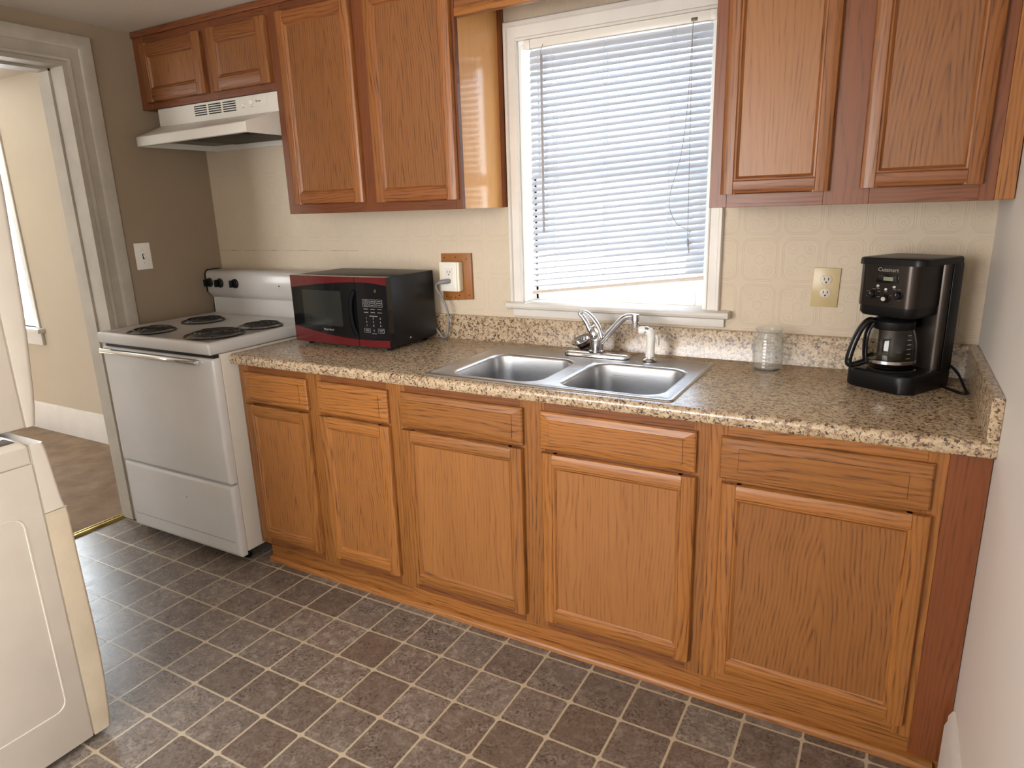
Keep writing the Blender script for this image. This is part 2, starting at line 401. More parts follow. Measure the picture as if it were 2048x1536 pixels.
# ------------------------------------------------------------------ room shell
W, H = 3.315, 2.2534
WX0, WX1, WZ0, WZ1 = 1.800, 2.517, 1.070, 2.030          # kitchen window opening
TH = .16
b = new()
for q in ((-.18, WX0, 0, TH, 0, 2.6), (WX1, W + .2, 0, TH, 0, 2.6), (WX0, WX1, 0, TH, 0, WZ0), (WX0, WX1, 0, TH, WZ1, 2.6)): box(b, *q)
mk('wall_back', b, 'wallpaper', kind='structure')
QY0, QY1, QZ0, QZ1 = -3.50, -2.62, .55, 2.02              # added opening in the right wall, behind the camera, for fill light
b = new()
for q in ((W, W + .15, QY1, TH, -.1, 2.6), (W, W + .15, -3.8, QY0, -.1, 2.6), (W, W + .15, QY0, QY1, -.1, QZ0), (W, W + .15, QY0, QY1, QZ1, 2.6)): box(b, *q)
mk('wall_right', b, 'wall_grey', kind='structure')
DY0, DY1, DZ = -.612, -1.42, 2.087                         # doorway in the left wall
b = new()
for q in ((-.18, 0, DY0, 0, -.1, 2.6), (-.18, 0, -3.8, DY1, -.1, 2.6), (-.18, 0, DY1, DY0, DZ, 2.6)): box(b, *q)
mk('wall_left', b, 'wall_tan', kind='structure')
RX0, RX1, RZ0, RZ1 = .75, 2.35, .75, 2.05  # added opening in the rear wall, out of view, for fill light
b = new()
for q in ((-.18, RX0, -3.8, -3.65, 0, 2.6), (RX1, W + .15, -3.8, -3.65, 0, 2.6), (RX0, RX1, -3.8, -3.65, 0, RZ0), (RX0, RX1, -3.8, -3.65, RZ1, 2.6)): box(b, *q)
mk('wall_rear', b, 'wall_beige', kind='structure')
b = new(); box(b, -.18, W + .15, -3.8, TH, -.12, 0); mk('floor', b, 'floor', kind='structure')
b = new(); box(b, -.05, W + .15, -3.8, TH, H, H + .15); mk('ceiling', b, 'ceil', kind='structure')
# next room
b = new()
AX0, AX1, AZ0, AZ1 = -2.95, -1.95, .75, 2.16
for q in ((-4.2, AX0, 0, .16, -.1, 2.7), (AX1, -.18, 0, .16, -.1, 2.7), (AX0, AX1, 0, .16, -.1, AZ0), (AX0, AX1, 0, .16, AZ1, 2.7)): box(b, *q)
mk('wall_adjoining_back', b, 'wall_beige', kind='structure')
b = new(); box(b, -4.2, -4.05, -3.8, 0, -.1, 2.7); box(b, -4.2, -3.0, -3.95, -3.8, -.1, 2.7); box(b, -1.4, -.18, -3.95, -3.8, -.1, 2.7); box(b, -3.0, -1.4, -3.95, -3.8, -.1, .7); box(b, -3.0, -1.4, -3.95, -3.8, 2.1, 2.7); mk('wall_adjoining_side', b, 'wall_beige', kind='structure')  # rear opening is added, lets a fill light into the next room
b = new(); box(b, -4.2, -.18, -3.95, .16, -.12, .004); mk('floor_carpet', b, 'carpet', kind='structure')
b = new(); box(b, -4.2, -.05, -3.95, .16, 2.30, 2.45); mk('ceiling_adjoining', b, 'ceil', kind='structure')
b = new(); prism(b, [(0, .004), (-.018, .004), (-.018, .165), (-.014, .178), (-.014, .190), (-.006, .203), (0, .203)], 'x', -4.05, -.181)
mk('baseboard_adjoining', b, 'trim', kind='structure')

# kitchen window
w1 = thing('window_1', 'white framed kitchen window above the steel sink', 'window', ((WX0 + WX1) / 2, 0, WZ0)); w1['kind'] = 'structure'
def casing_profile(wd, t=.022):
    return [(0, 0), (0, -t * .55), (wd * .10, -t * .75), (wd * .16, -t * .55), (wd * .70, -t * .62), (wd * .76, -t), (wd * .94, -t), (wd, -t * .8), (wd, 0)]
b = new()
pl, pm, pr_ = casing_profile(.053), casing_profile(.066), casing_profile(.049)
loft(b, [[(WX0 - q[0], q[1], WZ0) for q in pl], [(WX0 - q[0], q[1], WZ1 + h[0]) for q, h in zip(pl, pm)], [(WX1 + q[0], q[1], WZ1 + h[0]) for q, h in zip(pr_, pm)], [(WX1 + q[0], q[1], WZ0) for q in pr_]], True, True)
mk('casing', b, 'trim', w1)
b = new()
box(b, WX0, WX0 + .012, .001, TH, WZ0, WZ1); box(b, WX1 - .012, WX1, .001, TH, WZ0, WZ1); box(b, WX0 + .012, WX1 - .012, .001, TH, WZ1 - .012, WZ1)
box(b, WX0 + .012, WX0 + .026, .075, .10, WZ0, WZ1 - .012); box(b, WX1 - .026, WX1 - .012, .075, .10, WZ0, WZ1 - .012)
mk('jamb', b, 'vinyl_white', w1)
b = new(); prism(b, [(.02, 1.056), (-.036, 1.056), (-.046, 1.060), (-.050, 1.069), (-.046, 1.078), (-.036, 1.0825), (.10, 1.0825), (.10, 1.072), (.02, 1.072)], 'x', 1.738, 2.604, .002)
mk('stool', b, 'trim', w1)
b = new(); box(b, 1.755, 2.585, -.014, 0, 1.024, 1.056, .003); mk('apron', b, 'trim', w1)
def sash(name, y0, y1, z0, z1, st, top, bot):
    bb = new(); x0, x1 = WX0 + .014, WX1 - .014
    box(bb, x0, x0 + st, y0, y1, z0, z1, .003); box(bb, x1 - st, x1, y0, y1, z0, z1, .003)
    box(bb, x0 + st, x1 - st, y0, y1, z1 - top, z1, .003); box(bb, x0 + st, x1 - st, y0, y1, z0, z0 + bot, .003)
    s = mk(name, bb, 'vinyl_white', w1)
    bb = new(); box(bb, x0 + st, x1 - st, (y0 + y1) / 2 - .002, (y0 + y1) / 2 + .002, z0 + bot, z1 - top); mk('pane', bb, 'pane', s)
sash('lower_sash', .075, .105, WZ0 + .012, 1.565, .042, .032, .068)
sash('upper_sash', .110, .140, 1.545, WZ1 - .012, .036, .036, .036)
# next room window
w2 = thing('window_2', 'bright narrow slice of window in the next room through the doorway', 'window', ((AX0 + AX1) / 2, 0, AZ0)); w2['kind'] = 'structure'
b = new()
for q in ((AX1 - .055, AX1 + .0, -.004, .10, AZ0, AZ1), (AX0, AX0 + .05, -.004, .1, AZ0, AZ1), (AX0 + .05, AX1 - .055, -.004, .1, AZ1 - .05, AZ1), (AX0 + .05, AX1 - .055, 0.02, .1, AZ0, AZ0 + .05)): box(b, *q, .003)
mk('sash', b, 'vinyl_white', w2)
b = new(); box(b, AX0 - .09, AX0, -.02, 0, AZ0, AZ1 + .1, .003); box(b, AX1, AX1 + .012, -.012, 0, AZ0, AZ1 + .1, .003); box(b, AX0 - .09, AX1 + .012, -.02, 0, AZ1, AZ1 + .1, .003)
mk('casing', b, 'trim', w2)
b = new(); box(b, AX0 - .12, AX1 + .055, -.05, .03, AZ0 - .030, AZ0, .006); mk('stool', b, 'trim', w2)
b = new(); box(b, AX0 - .09, AX1 + .03, -.022, 0, AZ0 - .115, AZ0 - .030, .004); mk('apron', b, 'trim', w2)
b = new(); box(b, AX0 + .05, AX1 - .055, .06, .064, AZ0 + .05, AZ1 - .05); mk('pane', b, 'pane', w2)
# rear window added behind the camera to light the room
w3 = thing('added_window_rear', 'unseen window added in the rear wall behind the camera for fill light', 'window', ((RX0 + RX1) / 2, -3.65, RZ0)); w3['kind'] = 'structure'
b = new()
for q in ((RX0 - .08, RX0 + .04, -3.66, -3.63, RZ0 - .08, RZ1 + .08), (RX1 - .04, RX1 + .08, -3.66, -3.63, RZ0 - .08, RZ1 + .08), (RX0 + .04, RX1 - .04, -3.66, -3.63, RZ1 - .04, RZ1 + .08), (RX0 + .04, RX1 - .04, -3.66, -3.63, RZ0 - .08, RZ0 + .04)): box(b, *q, .004)
mk('casing', b, 'trim', w3)

w4 = thing('added_window_side', 'unseen window added in the right wall behind the camera for fill light', 'window', (W, (QY0 + QY1) / 2, QZ0)); w4['kind'] = 'structure'  # added window, frames the fill light from the right
b = new()
for q in ((W - .02, W + .01, QY0 - .08, QY0 + .03, QZ0 - .08, QZ1 + .08), (W - .02, W + .01, QY1 - .03, QY1 + .08, QZ0 - .08, QZ1 + .08), (W - .02, W + .01, QY0 + .03, QY1 - .03, QZ1 - .03, QZ1 + .08), (W - .02, W + .01, QY0 + .03, QY1 - .03, QZ0 - .08, QZ0 + .03)): box(b, *q, .004)
mk('casing', b, 'trim', w4)

# door casing (layered, wide) round the opening in the left wall
b = new()
prof = [(0, 0), (0, .013), (.010, .017), (.018, .013), (.050, .015), (.056, .022), (.062, .024), (.094, .027), (.104, .024), (.104, 0)]
loft(b, [[(y, DY0 + x, 0) for x, y in prof], [(y, DY0 + x, DZ + x) for x, y in prof], [(y, DY1 - x, DZ + x) for x, y in prof], [(y, DY1 - x, 0) for x, y in prof]], True, True)
mk('trim_1', b, 'casing_old', kind='structure')
b = new(); box(b, -.18, .002, DY0 - .018, DY0 + .0, .004, DZ); box(b, -.18, .002, DY1 - .001, DY1 + .018, .004, DZ); box(b, -.18, .002, DY1 + .018, DY0 - .018, DZ - .018, DZ)
box(b, -.180, -.095, DY0 - .027, DY0 - .017, .004, DZ - .018); box(b, -.180, -.095, DY1 + .018, DY0 - .018, DZ - .027, DZ - .017)
mk('door_1', b, 'casing_old', kind='structure')
b = new(); prism(b, [(-.208, .004), (-.203, .012), (-.195, .0125), (-.192, .009), (-.184, .009), (-.181, .0125), (-.172, .012), (-.166, .0005), (-.166, -.002), (-.208, -.002)], 'y', DY1, DY0 - .002)
o = mk('threshold_strip', b, 'brass'); tag(o, 'brass threshold strip between the brown carpet and the tile floor', 'threshold')
# baseboard on the right wall, starts in front of the base cabinets
b = new(); prism(b, [(W, 0), (W - .018, 0), (W - .018, .175), (W - .013, .190), (W - .013, .205), (W - .005, .222), (W, .222)], 'y', -3.65, -.640)
mk('baseboard_right', b, 'trim', kind='structure')

# ------------------------------------------------------------------ outdoors, seen through the blind, with an added overhang above
b = new(); box(b, -25, 30, .3, 40, -.9, -.7); mk('ground', b, 'concrete', kind='structure')
b = new(); box(b, -1.2, W + 1.2, TH + .001, .78, 3.10, 3.18); box(b, -1.2, W + 1.2, .78, .80, 3.08, 3.25); box(b, -1.2, W + 1.2, TH + .001, TH + .03, 2.55, 3.10); mk('added_overhang', b, 'vinyl_white', kind='structure')  # unseen overhang added to keep the sun off the upper blind
nh = thing('neighbour_house', 'pale neighbouring house glimpsed through the window blind', 'house', (3.2, 9.5, -.7))
b = new(); box(b, -2.5, 5.5, 9.0, 13, -.7, 2.1); mk('wall', b, 'siding', nh)
b = new(); prism(b, [(8.5, 2.1), (13.5, 2.1), (13.5, 2.25), (11.0, 3.1), (8.5, 2.25)], 'x', -2.9, 5.9); mk('roof', b, plain('grey_roof', (.42, .45, .5), .8), nh)
for wx in (-.8, .6, 2.4):
    b = new(); box(b, wx, wx + 1.0, 8.95, 9.02, .55, 1.55)
    f = mk('window_frame', b, 'vinyl_white', nh)
    b = new()
    for i in (0, 1):
        for j in (0, 1): box(b, wx + .08 + i * .44, wx + .48 + i * .44, 8.93, 8.96, .62 + j * .45, 1.02 + j * .45)
    mk('pane', b, 'house_glass', f)

# ------------------------------------------------------------------ cabinets
def frame_door(parent, name, x0, x1, z0, z1, yf, th=.020, sw=.052, mats=('oak_v', 'oak_h'), panel='oak_panel', rail=None):
    """flat-panel cabinet door: two stiles, two rails with moulded edges, recessed veneer panel; front face at yf"""
    bm = new(); yb = yf + th; rw = rail or sw
    def stile(a0, a1, inner):
        # cross section in (x, y): outer edge eased, inner edge stepped
        s = 1 if inner == 'r' else -1; o, i = (a0, a1) if inner == 'r' else (a1, a0)
        pts = [(o, yb), (o, yf + .008), (o + s * .003, yf + .0035), (o + s * .009, yf + .0012), (o + s * .012, yf), (i - s * .014, yf), (i - s * .011, yf + .003), (i - s * .007, yf + .0035), (i - s * .004, yf + .007), (i, yf + .010), (i, yb)]
        prism(bm, pts, 'z', z0, z1, mat=0)
    def rail_(a0, a1, inner):
        s = 1 if inner == 'u' else -1; o, i = (a0, a1) if inner == 'u' else (a1, a0)
        pts = [(yb, o), (yf + .008, o), (yf + .0035, o + s * .003), (yf + .0012, o + s * .009), (yf, o + s * .012), (yf, i - s * .014), (yf + .003, i - s * .011), (yf + .0035, i - s * .007), (yf + .007, i - s * .004), (yf + .010, i), (yb, i)]
        prism(bm, pts, 'x', x0 + sw - .012, x1 - sw + .012, mat=1)
    stile(x0, x0 + sw, 'r'); stile(x1 - sw, x1, 'l'); rail_(z0, z0 + rw, 'u'); rail_(z1 - rw, z1, 'd')
    d = mk(name, bm, mats, parent, origin='c')
    bm = new(); box(bm, x0 + sw - .004, x1 - sw + .004, yf + .0105, yb - .002, z0 + rw - .004, z1 - rw + .004)
    mk('panel', bm, panel, d, origin='c')
    return d
def drawer_front(parent, x0, x1, z0, z1, yf, th=.020, mat='oak_h', raised=False):
    bm = new(); yb = yf + th
    i1, i2 = .006, .030
    dz = .022 if not raised else .026
    dx = .034 if not raised else .048
    def ring(ix, iz, y): return [(x0 + ix, y, z0 + iz), (x1 - ix, y, z0 + iz), (x1 - ix, y, z1 - iz), (x0 + ix, y, z1 - iz)]
    rg = [ring(0, 0, yb), ring(0, 0, yf + .009), ring(.004, .004, yf + .0055), ring(dx, dz, yf + .0015), ring(dx, dz, yf + .003), ring(dx + .0012, dz + .0012, yf + .003), ring(dx + .0012, dz + .0012, yf)]
    loft(bm, rg, True, True)
    return mk('drawer', bm, mat, parent, origin='c', ang=12)
def face_frame(bm, x0, x1, z0, z1, yf, yb, stiles, rails, mv=0, mh=1):
    for a0, a1 in stiles: box(bm, a0, a1, yf, yb, z0, z1, .0008, 1, mat=mv)
    for c0, c1, a0, a1 in rails: box(bm, c0, c1, yf + .0006, yb, a0, a1, .0008, 1, mat=mh)

YF = -.61
def base_cab(name, label, x0, x1, stiles, doors, mats_ff=('oak_v', 'oak_dk_h')):
    t = thing(name, label, 'cabinet', ((x0 + x1) / 2, -.32, 0))
    bm = new()
    box(bm, x0, x0 + .016, YF + .02, -.003, .085, .874); box(bm, x1 - .016, x1, YF + .02, -.003, .085, .874); box(bm, x0 + .016, x1 - .016, YF + .02, -.003, .085, .10); box(bm, x0 + .016, x1 - .016, -.012, -.003, .10, .874)
    mk('carcass', bm, 'oak_panel_plain', t)
    bm = new()
    gaps = []
    for (a, c), (d, e) in zip(stiles, stiles[1:]): gaps.append((c, d))
    rails = []
    for g in gaps: rails += [(g[0], g[1], .842, .874), (g[0], g[1], .700, .734), (g[0], g[1], .085, .142)]
    face_frame(bm, x0, x1, .085, .874, YF, YF + .02, stiles, rails)
    mk('face_frame', bm, mats_ff, t, origin='c')
    bm = new(); box(bm, x0 + (.03 if x0 < .9 else 0), x1, YF + .022, YF + .034, .0, .086); mk('toe_board', bm, 'oak_h', t, origin='c')
    for kind, *q in doors:
        if kind == 'door':
            frame_door(t, 'door', q[0], q[1], q[2], q[3], YF - .021, panel=q[4] if len(q) > 4 else 'oak_panel')
        else: drawer_front(t, q[0], q[1], q[2], q[3], YF - .021, raised=len(q) > 4)
    return t
base_cab('base_cabinet', 'oak base cabinet with two narrow doors and two small drawers beside the stove', .812, 1.611,
         [(.812, .868), (1.185, 1.262), (1.572, 1.611)],
         [('drawer', .850, 1.195, .724, .846), ('door', .846, 1.190, .124, .714), ('drawer', 1.254, 1.583, .724, .846), ('door', 1.248, 1.583, .128, .714)])
base_cab('sink_base_cabinet', 'oak sink base cabinet with two wide doors under the steel sink', 1.611, 2.689,
         [(1.611, 1.652), (2.105, 2.190), (2.645, 2.689)],
         [('drawer', 1.640, 2.118, .724, .847), ('door', 1.638, 2.115, .122, .714, 'oak_panel_plain'), ('drawer', 2.179, 2.656, .725, .846), ('door', 2.181, 2.660, .126, .714, 'oak_panel_plain')])
base_cab('base_cabinet', 'oak base cabinet with one wide door and one wide drawer at the right wall', 2.689, 3.313,
         [(2.689, 2.735), (3.190, 3.232)],
         [('drawer', 2.721, 3.206, .725, .843, 1), ('door', 2.727, 3.213, .126, .713)], ('oak_v', 'oak_h'))
t = bpy.data.objects['base_cabinet.001']
b = new(); box(b, 3.232, 3.3135, YF + .0005, YF + .02, .04, .874, .0008, 1); o = mk('filler_panel', b, 'oak_red_v', t, origin='c'); o['label'] = 'reddish filler panel against the right wall'
# quarter-round along the toe boards
b = new(); prism(b, [(-.588, 0), (-.612, 0), (-.611, .008), (-.606, .016), (-.598, .021), (-.588, .022)], 'x', .845, 3.290)
o = mk('shoe_moulding', b, 'oak_h', origin='c'); tag(o, 'thin oak shoe moulding strip along the foot of the base cabinets', 'moulding')

# uppers
YU = -.305
def upper(name, label, x0, x1, z0, z1, stiles, rails, doors, side=None):
    t = thing(name, label, 'cabinet', ((x0 + x1) / 2, -.15, z0))
    bm = new()
    box(bm, x0, x0 + .014, YU + .019, -.001, z0, z1); box(bm, x0 + .014, x1 - .014, YU + .019, -.001, z0 + .012, z0 + .024); box(bm, x0 + .014, x1 - .014, YU + .019, -.001, z1 - .016, z1); box(bm, x0 + .014, x1 - .014, -.008, -.001, z0 + .024, z1 - .016)
    if not side: box(bm, x1 - .014, x1, YU + .019, -.001, z0, z1)
    mk('carcass', bm, 'oak_dk_v', t)
    if side:
        bm = new(); box(bm, x1 - .014, x1, YU + .019, -.001, z0 + .001, z1); s = mk('side_panel', bm, side, t, origin='c'); s['label'] = 'glossy pale side panel facing the window'
        bm = new(); prism(bm, [(-.001, x1), (-.024, x1), (-.024, x1 + .010), (-.018, x1 + .015), (-.001, x1 + .015)][::1], 'z', z0 + .002, ZT)
        # profile above is in (y, x): swap into (x, y)
        for v in bm.verts: v.co.x, v.co.y = v.co.y, v.co.x
        s = mk('scribe_moulding', bm, 'oak_red_v', t, origin='c'); s['label'] = 'dark red scribe strip against the wall'
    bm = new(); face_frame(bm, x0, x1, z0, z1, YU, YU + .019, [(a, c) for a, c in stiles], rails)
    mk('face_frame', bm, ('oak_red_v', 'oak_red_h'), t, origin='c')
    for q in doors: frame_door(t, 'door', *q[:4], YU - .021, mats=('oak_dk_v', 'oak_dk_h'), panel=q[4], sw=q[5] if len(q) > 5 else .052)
    return t
ZT = H - .003
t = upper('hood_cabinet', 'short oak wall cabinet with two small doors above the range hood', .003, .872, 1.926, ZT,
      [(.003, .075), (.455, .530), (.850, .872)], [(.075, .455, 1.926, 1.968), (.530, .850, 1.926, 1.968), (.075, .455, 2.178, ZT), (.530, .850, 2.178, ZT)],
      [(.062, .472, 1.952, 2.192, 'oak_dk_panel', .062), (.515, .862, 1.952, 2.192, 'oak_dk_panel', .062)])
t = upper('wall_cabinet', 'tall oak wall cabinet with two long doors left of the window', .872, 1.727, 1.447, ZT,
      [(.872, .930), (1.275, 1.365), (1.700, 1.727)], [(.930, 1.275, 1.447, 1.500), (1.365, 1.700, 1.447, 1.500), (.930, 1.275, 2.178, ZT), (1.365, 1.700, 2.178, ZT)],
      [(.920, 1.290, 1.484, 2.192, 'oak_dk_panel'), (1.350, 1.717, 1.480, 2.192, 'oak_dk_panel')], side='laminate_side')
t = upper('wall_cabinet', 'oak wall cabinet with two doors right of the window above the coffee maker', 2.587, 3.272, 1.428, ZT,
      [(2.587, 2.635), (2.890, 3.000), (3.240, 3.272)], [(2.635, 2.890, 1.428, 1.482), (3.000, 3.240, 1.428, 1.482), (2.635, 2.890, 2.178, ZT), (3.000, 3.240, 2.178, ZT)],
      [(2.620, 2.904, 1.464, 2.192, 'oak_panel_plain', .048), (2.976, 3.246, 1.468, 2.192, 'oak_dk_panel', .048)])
b = new(); box(b, 3.272, 3.3125, YU + .002, YU + .018, 1.430, ZT, .001, 1); s = mk('filler_strip', b, 'oak_v', t, origin='c'); s['label'] = 'dark grained filler strip against the right wall'
# ceiling moulding along the uppers + valance over the window
b = new(); box(b, .003, 1.727, YU - .008, YU - .001, ZT - .026, ZT, .002); o = mk('ceiling_moulding', b, 'oak_red_h', origin='c'); tag(o, 'dark oak moulding strip between the wall cabinets and the ceiling', 'moulding')
va = thing('window_valance', 'oak valance board bridging the two wall cabinets over the window', 'valance', (2.157, -.295, 2.062))
b = new(); box(b, 1.728, 2.586, YU + .001, YU + .019, 2.088, ZT, .001, 1); mk('board', b, 'oak_dk_h', va, origin='c')
b = new(); box(b, 1.728, 2.586, YU - .002, YU + .024, 2.062, 2.088, .002); mk('edge_strip', b, 'oak_h', va, origin='c')

# ------------------------------------------------------------------ countertop with sink cut-out
CX0, CX1, CZ = .797, 3.3145, .914
ct = thing('countertop', 'speckled beige granite pattern countertop holding the sink and microwave', 'countertop', (2.05, -.32, .876))
SX0, SX1, SY0, SY1 = 1.752, 2.568, -.592, -.118
def counter_profile():
    p = [(-.022, .876), (-.600, .876)]
    p += [(-.628, .876)] + [(-.635 + .007 * (1 - math.cos(a)), .883 - .007 * math.sin(a)) for a in (PI / 3, 0)]
    p += [(-.635 + .016 * (1 - math.cos(a)), CZ - .016 + .016 * math.sin(a)) for a in (0, PI / 8, PI / 4, 3 * PI / 8, PI / 2)]
    return p
FP = [q for q in counter_profile()]
b = new()
full = FP + [(-.022, CZ)]
prism(b, full, 'x', CX0, SX0); prism(b, full, 'x', SX1, CX1)
prism(b, FP + [(SY0, CZ), (SY0, .876)][:1] + [(SY0, .876)], 'x', SX0, SX1) if False else None
front = [(SY0, .876)] + FP[1:] + [(SY0, CZ)]
prism(b, front, 'x', SX0, SX1)
box(b, SX0, SX1, SY1, -.022, .876, CZ)
mk('worktop', b, 'granite', ct)
b = new(); prism(b, [(-.0015, .876), (-.0225, .876), (-.0225, CZ), (-.021, CZ + .004), (-.0205, 1.008), (-.016, 1.0145), (-.0015, 1.0145)], 'x', CX0 + .0, CX1)
o = mk('backsplash', b, 'granite', origin='c'); tag(o, 'low speckled granite pattern backsplash running along the back wall', 'backsplash')
b = new(); prism(b, [(-.0235, CZ + .0005), (-.637, CZ + .0005), (-.637, 1.0165), (-.0235, 1.0165)], 'x', CX1 - .024, CX1, .0015)
o = mk('side_splash', b, 'granite', origin='c'); tag(o, 'short speckled splash strip standing against the right wall', 'backsplash')

# ------------------------------------------------------------------ sink
sk = thing('kitchen_sink', 'double bowl stainless steel sink set into the counter', 'sink', (2.16, -.35, CZ))
def rz(x0, x1, y0, y1, r, z, n=8): return [(x, y, z) for x, y in rrect(x0, x1, y0, y1, r, n)]
OX0, OX1, OY0, OY1 = 1.737, 2.583, -.607, -.100
b = new()
rim = [rz(OX0, OX1, OY0, OY1, .016, CZ + .0004), rz(OX0 + .002, OX1 - .002, OY0 + .002, OY1 - .002, .015, CZ + .004), rz(OX0 + .006, OX1 - .006, OY0 + .006, OY1 - .006, .013, CZ + .0062),
       rz(OX0 + .013, OX1 - .013, OY0 + .013, OY1 - .013, .010, CZ + .0055), rz(OX0 + .020, OX1 - .020, OY0 + .020, OY1 - .020, .008, CZ + .003)]
R = loft(b, rim)
bowls = [(1.812, 2.132, -.560, -.232), (2.208, 2.528, -.560, -.232)]
zt = CZ + .003
edges = [e for e in b.edges if all(v in R[-1] for v in e.verts)]
bowlrings = []
for x0, x1, y0, y1 in bowls:
    ring = [b.verts.new(p) for p in rz(x0 - .012, x1 + .012, y0 - .012, y1 + .012, .072, zt)]
    edges += [b.edges.new((ring[k], ring[(k + 1) % len(ring)])) for k in range(len(ring))]
bmesh.ops.triangle_fill(b, use_beauty=True, use_dissolve=False, edges=edges)
# raised ledge line behind the bowls
rimo = mk('rim', b, 'steel', sk)
for x0, x1, y0, y1 in bowls:
    b = new(); rg = []
    for a in range(0, 5):
        t_ = a / 4 * PI / 2; off = .012 * (1 - math.sin(t_)); rg.append(rz(x0 - off, x1 + off, y0 - off, y1 + off, .060 + off, zt - .012 * (1 - math.cos(t_))))
    rg.append(rz(x0 + .004, x1 - .004, y0 + .004, y1 - .004, .058, CZ - .08)); rg.append(rz(x0 + .008, x1 - .008, y0 + .008, y1 - .008, .056, CZ - .135))
    for a in range(1, 6):
        t_ = a / 5 * PI / 2; off = .008 + .030 * (1 - math.cos(t_)); rg.append(rz(x0 + off, x1 - off, y0 + off, y1 - off, max(.056 - off + .008, .028), CZ - .135 - .030 * math.sin(t_)))
    cx, cy = (x0 + x1) / 2, (y0 + y1) / 2
    rg.append(rz(cx - .044, cx + .044, cy - .044, cy + .044, .0435, CZ - .169)); rg.append(rz(cx - .040, cx + .040, cy - .040, cy + .040, .0395, CZ - .175))
    loft(b, rg, cap1=True)
    # outer skin so that the bowl has thickness
    ex = [[(cx + (p[0] - cx) * 1.012, cy + (p[1] - cy) * 1.012, p[2] - .0015) for p in r] for r in rg[4:]]
    loft(b, ex, cap1=True)
    bw = mk('bowl', b, 'steel', sk)
    b = new(); lathe(b, [(.040, 0), (.041, .002), (.036, .003), (.030, -.001), (.0, -.002)], (cx, cy, CZ - .1745), seg=28, cap0=False, cap1=False); mk('drain', b, 'chrome_dull', bw)

# ------------------------------------------------------------------ faucet
fx, fy, fz = 2.172, -.147, CZ + .0055
fa = thing('faucet', 'chrome single lever kitchen faucet behind the sink bowls', 'faucet', (fx, fy, fz))
b = new(); rg = []
for off, z in ((0, 0), (0, .006), (.002, .010), (.006, .013), (.014, .0155)):
    rg.append([(x, y, fz + z + .006 * max(0, 1 - abs(x - fx) / .11)* (1 if z > .008 else 0)) for x, y in rrect(fx - .126 + off, fx + .126 - off, fy - .027 + off, fy + .027 - off, .0265 - off, 8)])
loft(b, rg, True, True); mk('base_plate', b, 'chrome', fa, ang=50)
bx = 2.171
b = new(); lathe(b, [(.029, 0), (.029, .004), (.025, .007), (.0245, .040), (.0255, .042), (.0255, .046), (.0240, .048), (.0235, .072), (.021, .086), (.016, .094), (.006, .098)], (bx, fy, fz + .017), seg=36); mk('body', b, 'chrome', fa, ang=40)
# looped lever: broad body rising from the dome, split into a loop, beak at the tip
b = new()
loop = smooth_path([(2.176, fy - .010, .985), (2.150, fy - .012, 1.016), (2.138, fy - .013, 1.040), (2.124, fy - .014, 1.060), (2.112, fy - .014, 1.0725), (2.122, fy - .014, 1.0795), (2.140, fy - .013, 1.0755), (2.158, fy - .012, 1.0600), (2.174, fy - .011, 1.040), (2.186, fy - .010, 1.018), (2.194, fy - .008, .990)], 6)
tube(b, loop, [.0065 + .0035 * abs(2 * i / (len(loop) - 1) - 1) for i in range(len(loop))], 12, flat=((0, 1, 0), 1.25))
lathe(b, [(.0, -.024), (.014, -.020), (.0195, -.008), (.0195, .006), (.015, .018), (.0, .024)], (2.166, fy - .010, 1.000), axis=(-.25, -.02, 1), seg=20)
lv = mk('lever_handle', b, 'chrome', fa, ang=60)
b = new(); lathe(b, [(.0045, 0), (.0045, .002), (.003, .003)], (2.160, fy - .0295, .997), axis=(0, -1, .1), seg=14); mk('index_button', b, plain('red_dot', (.10, .01, .015), .3), lv)
b = new()
sp = smooth_path([(2.176, fy, .962), (2.200, fy - .003, .985), (2.240, fy - .008, 1.028), (2.268, fy - .011, 1.056), (2.285, fy - .013, 1.068), (2.306, fy - .015, 1.072), (2.324, fy - .017, 1.0715)], 6)
tube(b, sp, [.0125 - .0025 * i / (len(sp) - 1) for i in range(len(sp))], 16); so = mk('spout', b, 'chrome', fa, ang=60)
b = new(); lathe(b, [(.0125, .010), (.0135, .004), (.0135, -.012), (.0115, -.013), (.0115, -.017), (.0130, -.018), (.0125, -.034), (.010, -.035)], (2.320, fy - .017, 1.0695), seg=24); mk('aerator', b, 'chrome_dull', so)

# sprayer
sp_ = thing('side_sprayer', 'white pull-out side sprayer standing right of the faucet', 'sprayer', (2.370, -.150, fz))
b = new(); lathe(b, [(.025, 0), (.026, .003), (.023, .007), (.018, .010), (.0165, .014)], (2.370, -.150, fz), seg=28); s = mk('base_ring', b, 'chrome', sp_); s['label'] = 'chrome base ring'
b = new(); tube(b, smooth_path([(2.370, -.150, fz + .012), (2.370, -.150, .948), (2.371, -.150, .980), (2.372, -.150, 1.004), (2.368, -.152, 1.018), (2.356, -.156, 1.024)], 5), [.0165] * 6 + [.0150] * 6 + [.0155] * 5 + [.0165] * 5 + [.0150] * 4, 18)
mk('body', b, 'white_soft', sp_, ang=60)
b = new(); tube(b, [(2.362, -.154, 1.0235), (2.352, -.157, 1.0255)], [.0152, .0150], 18); s = mk('collar', b, 'chrome_dull', sp_)
b = new(); tube(b, [(2.352, -.157, 1.0255), (2.336, -.162, 1.0245), (2.332, -.163, 1.024)], [.0145, .0145, .012], 18); mk('spray_head', b, 'white_soft', sp_)
b = new(); tube(b, smooth_path([(2.386, -.146, 1.006), (2.394, -.144, 1.000), (2.396, -.143, .975)], 4), .0042, 8, flat=((0, 1, 0), 1.6)); mk('trigger', b, 'white_soft', sp_)

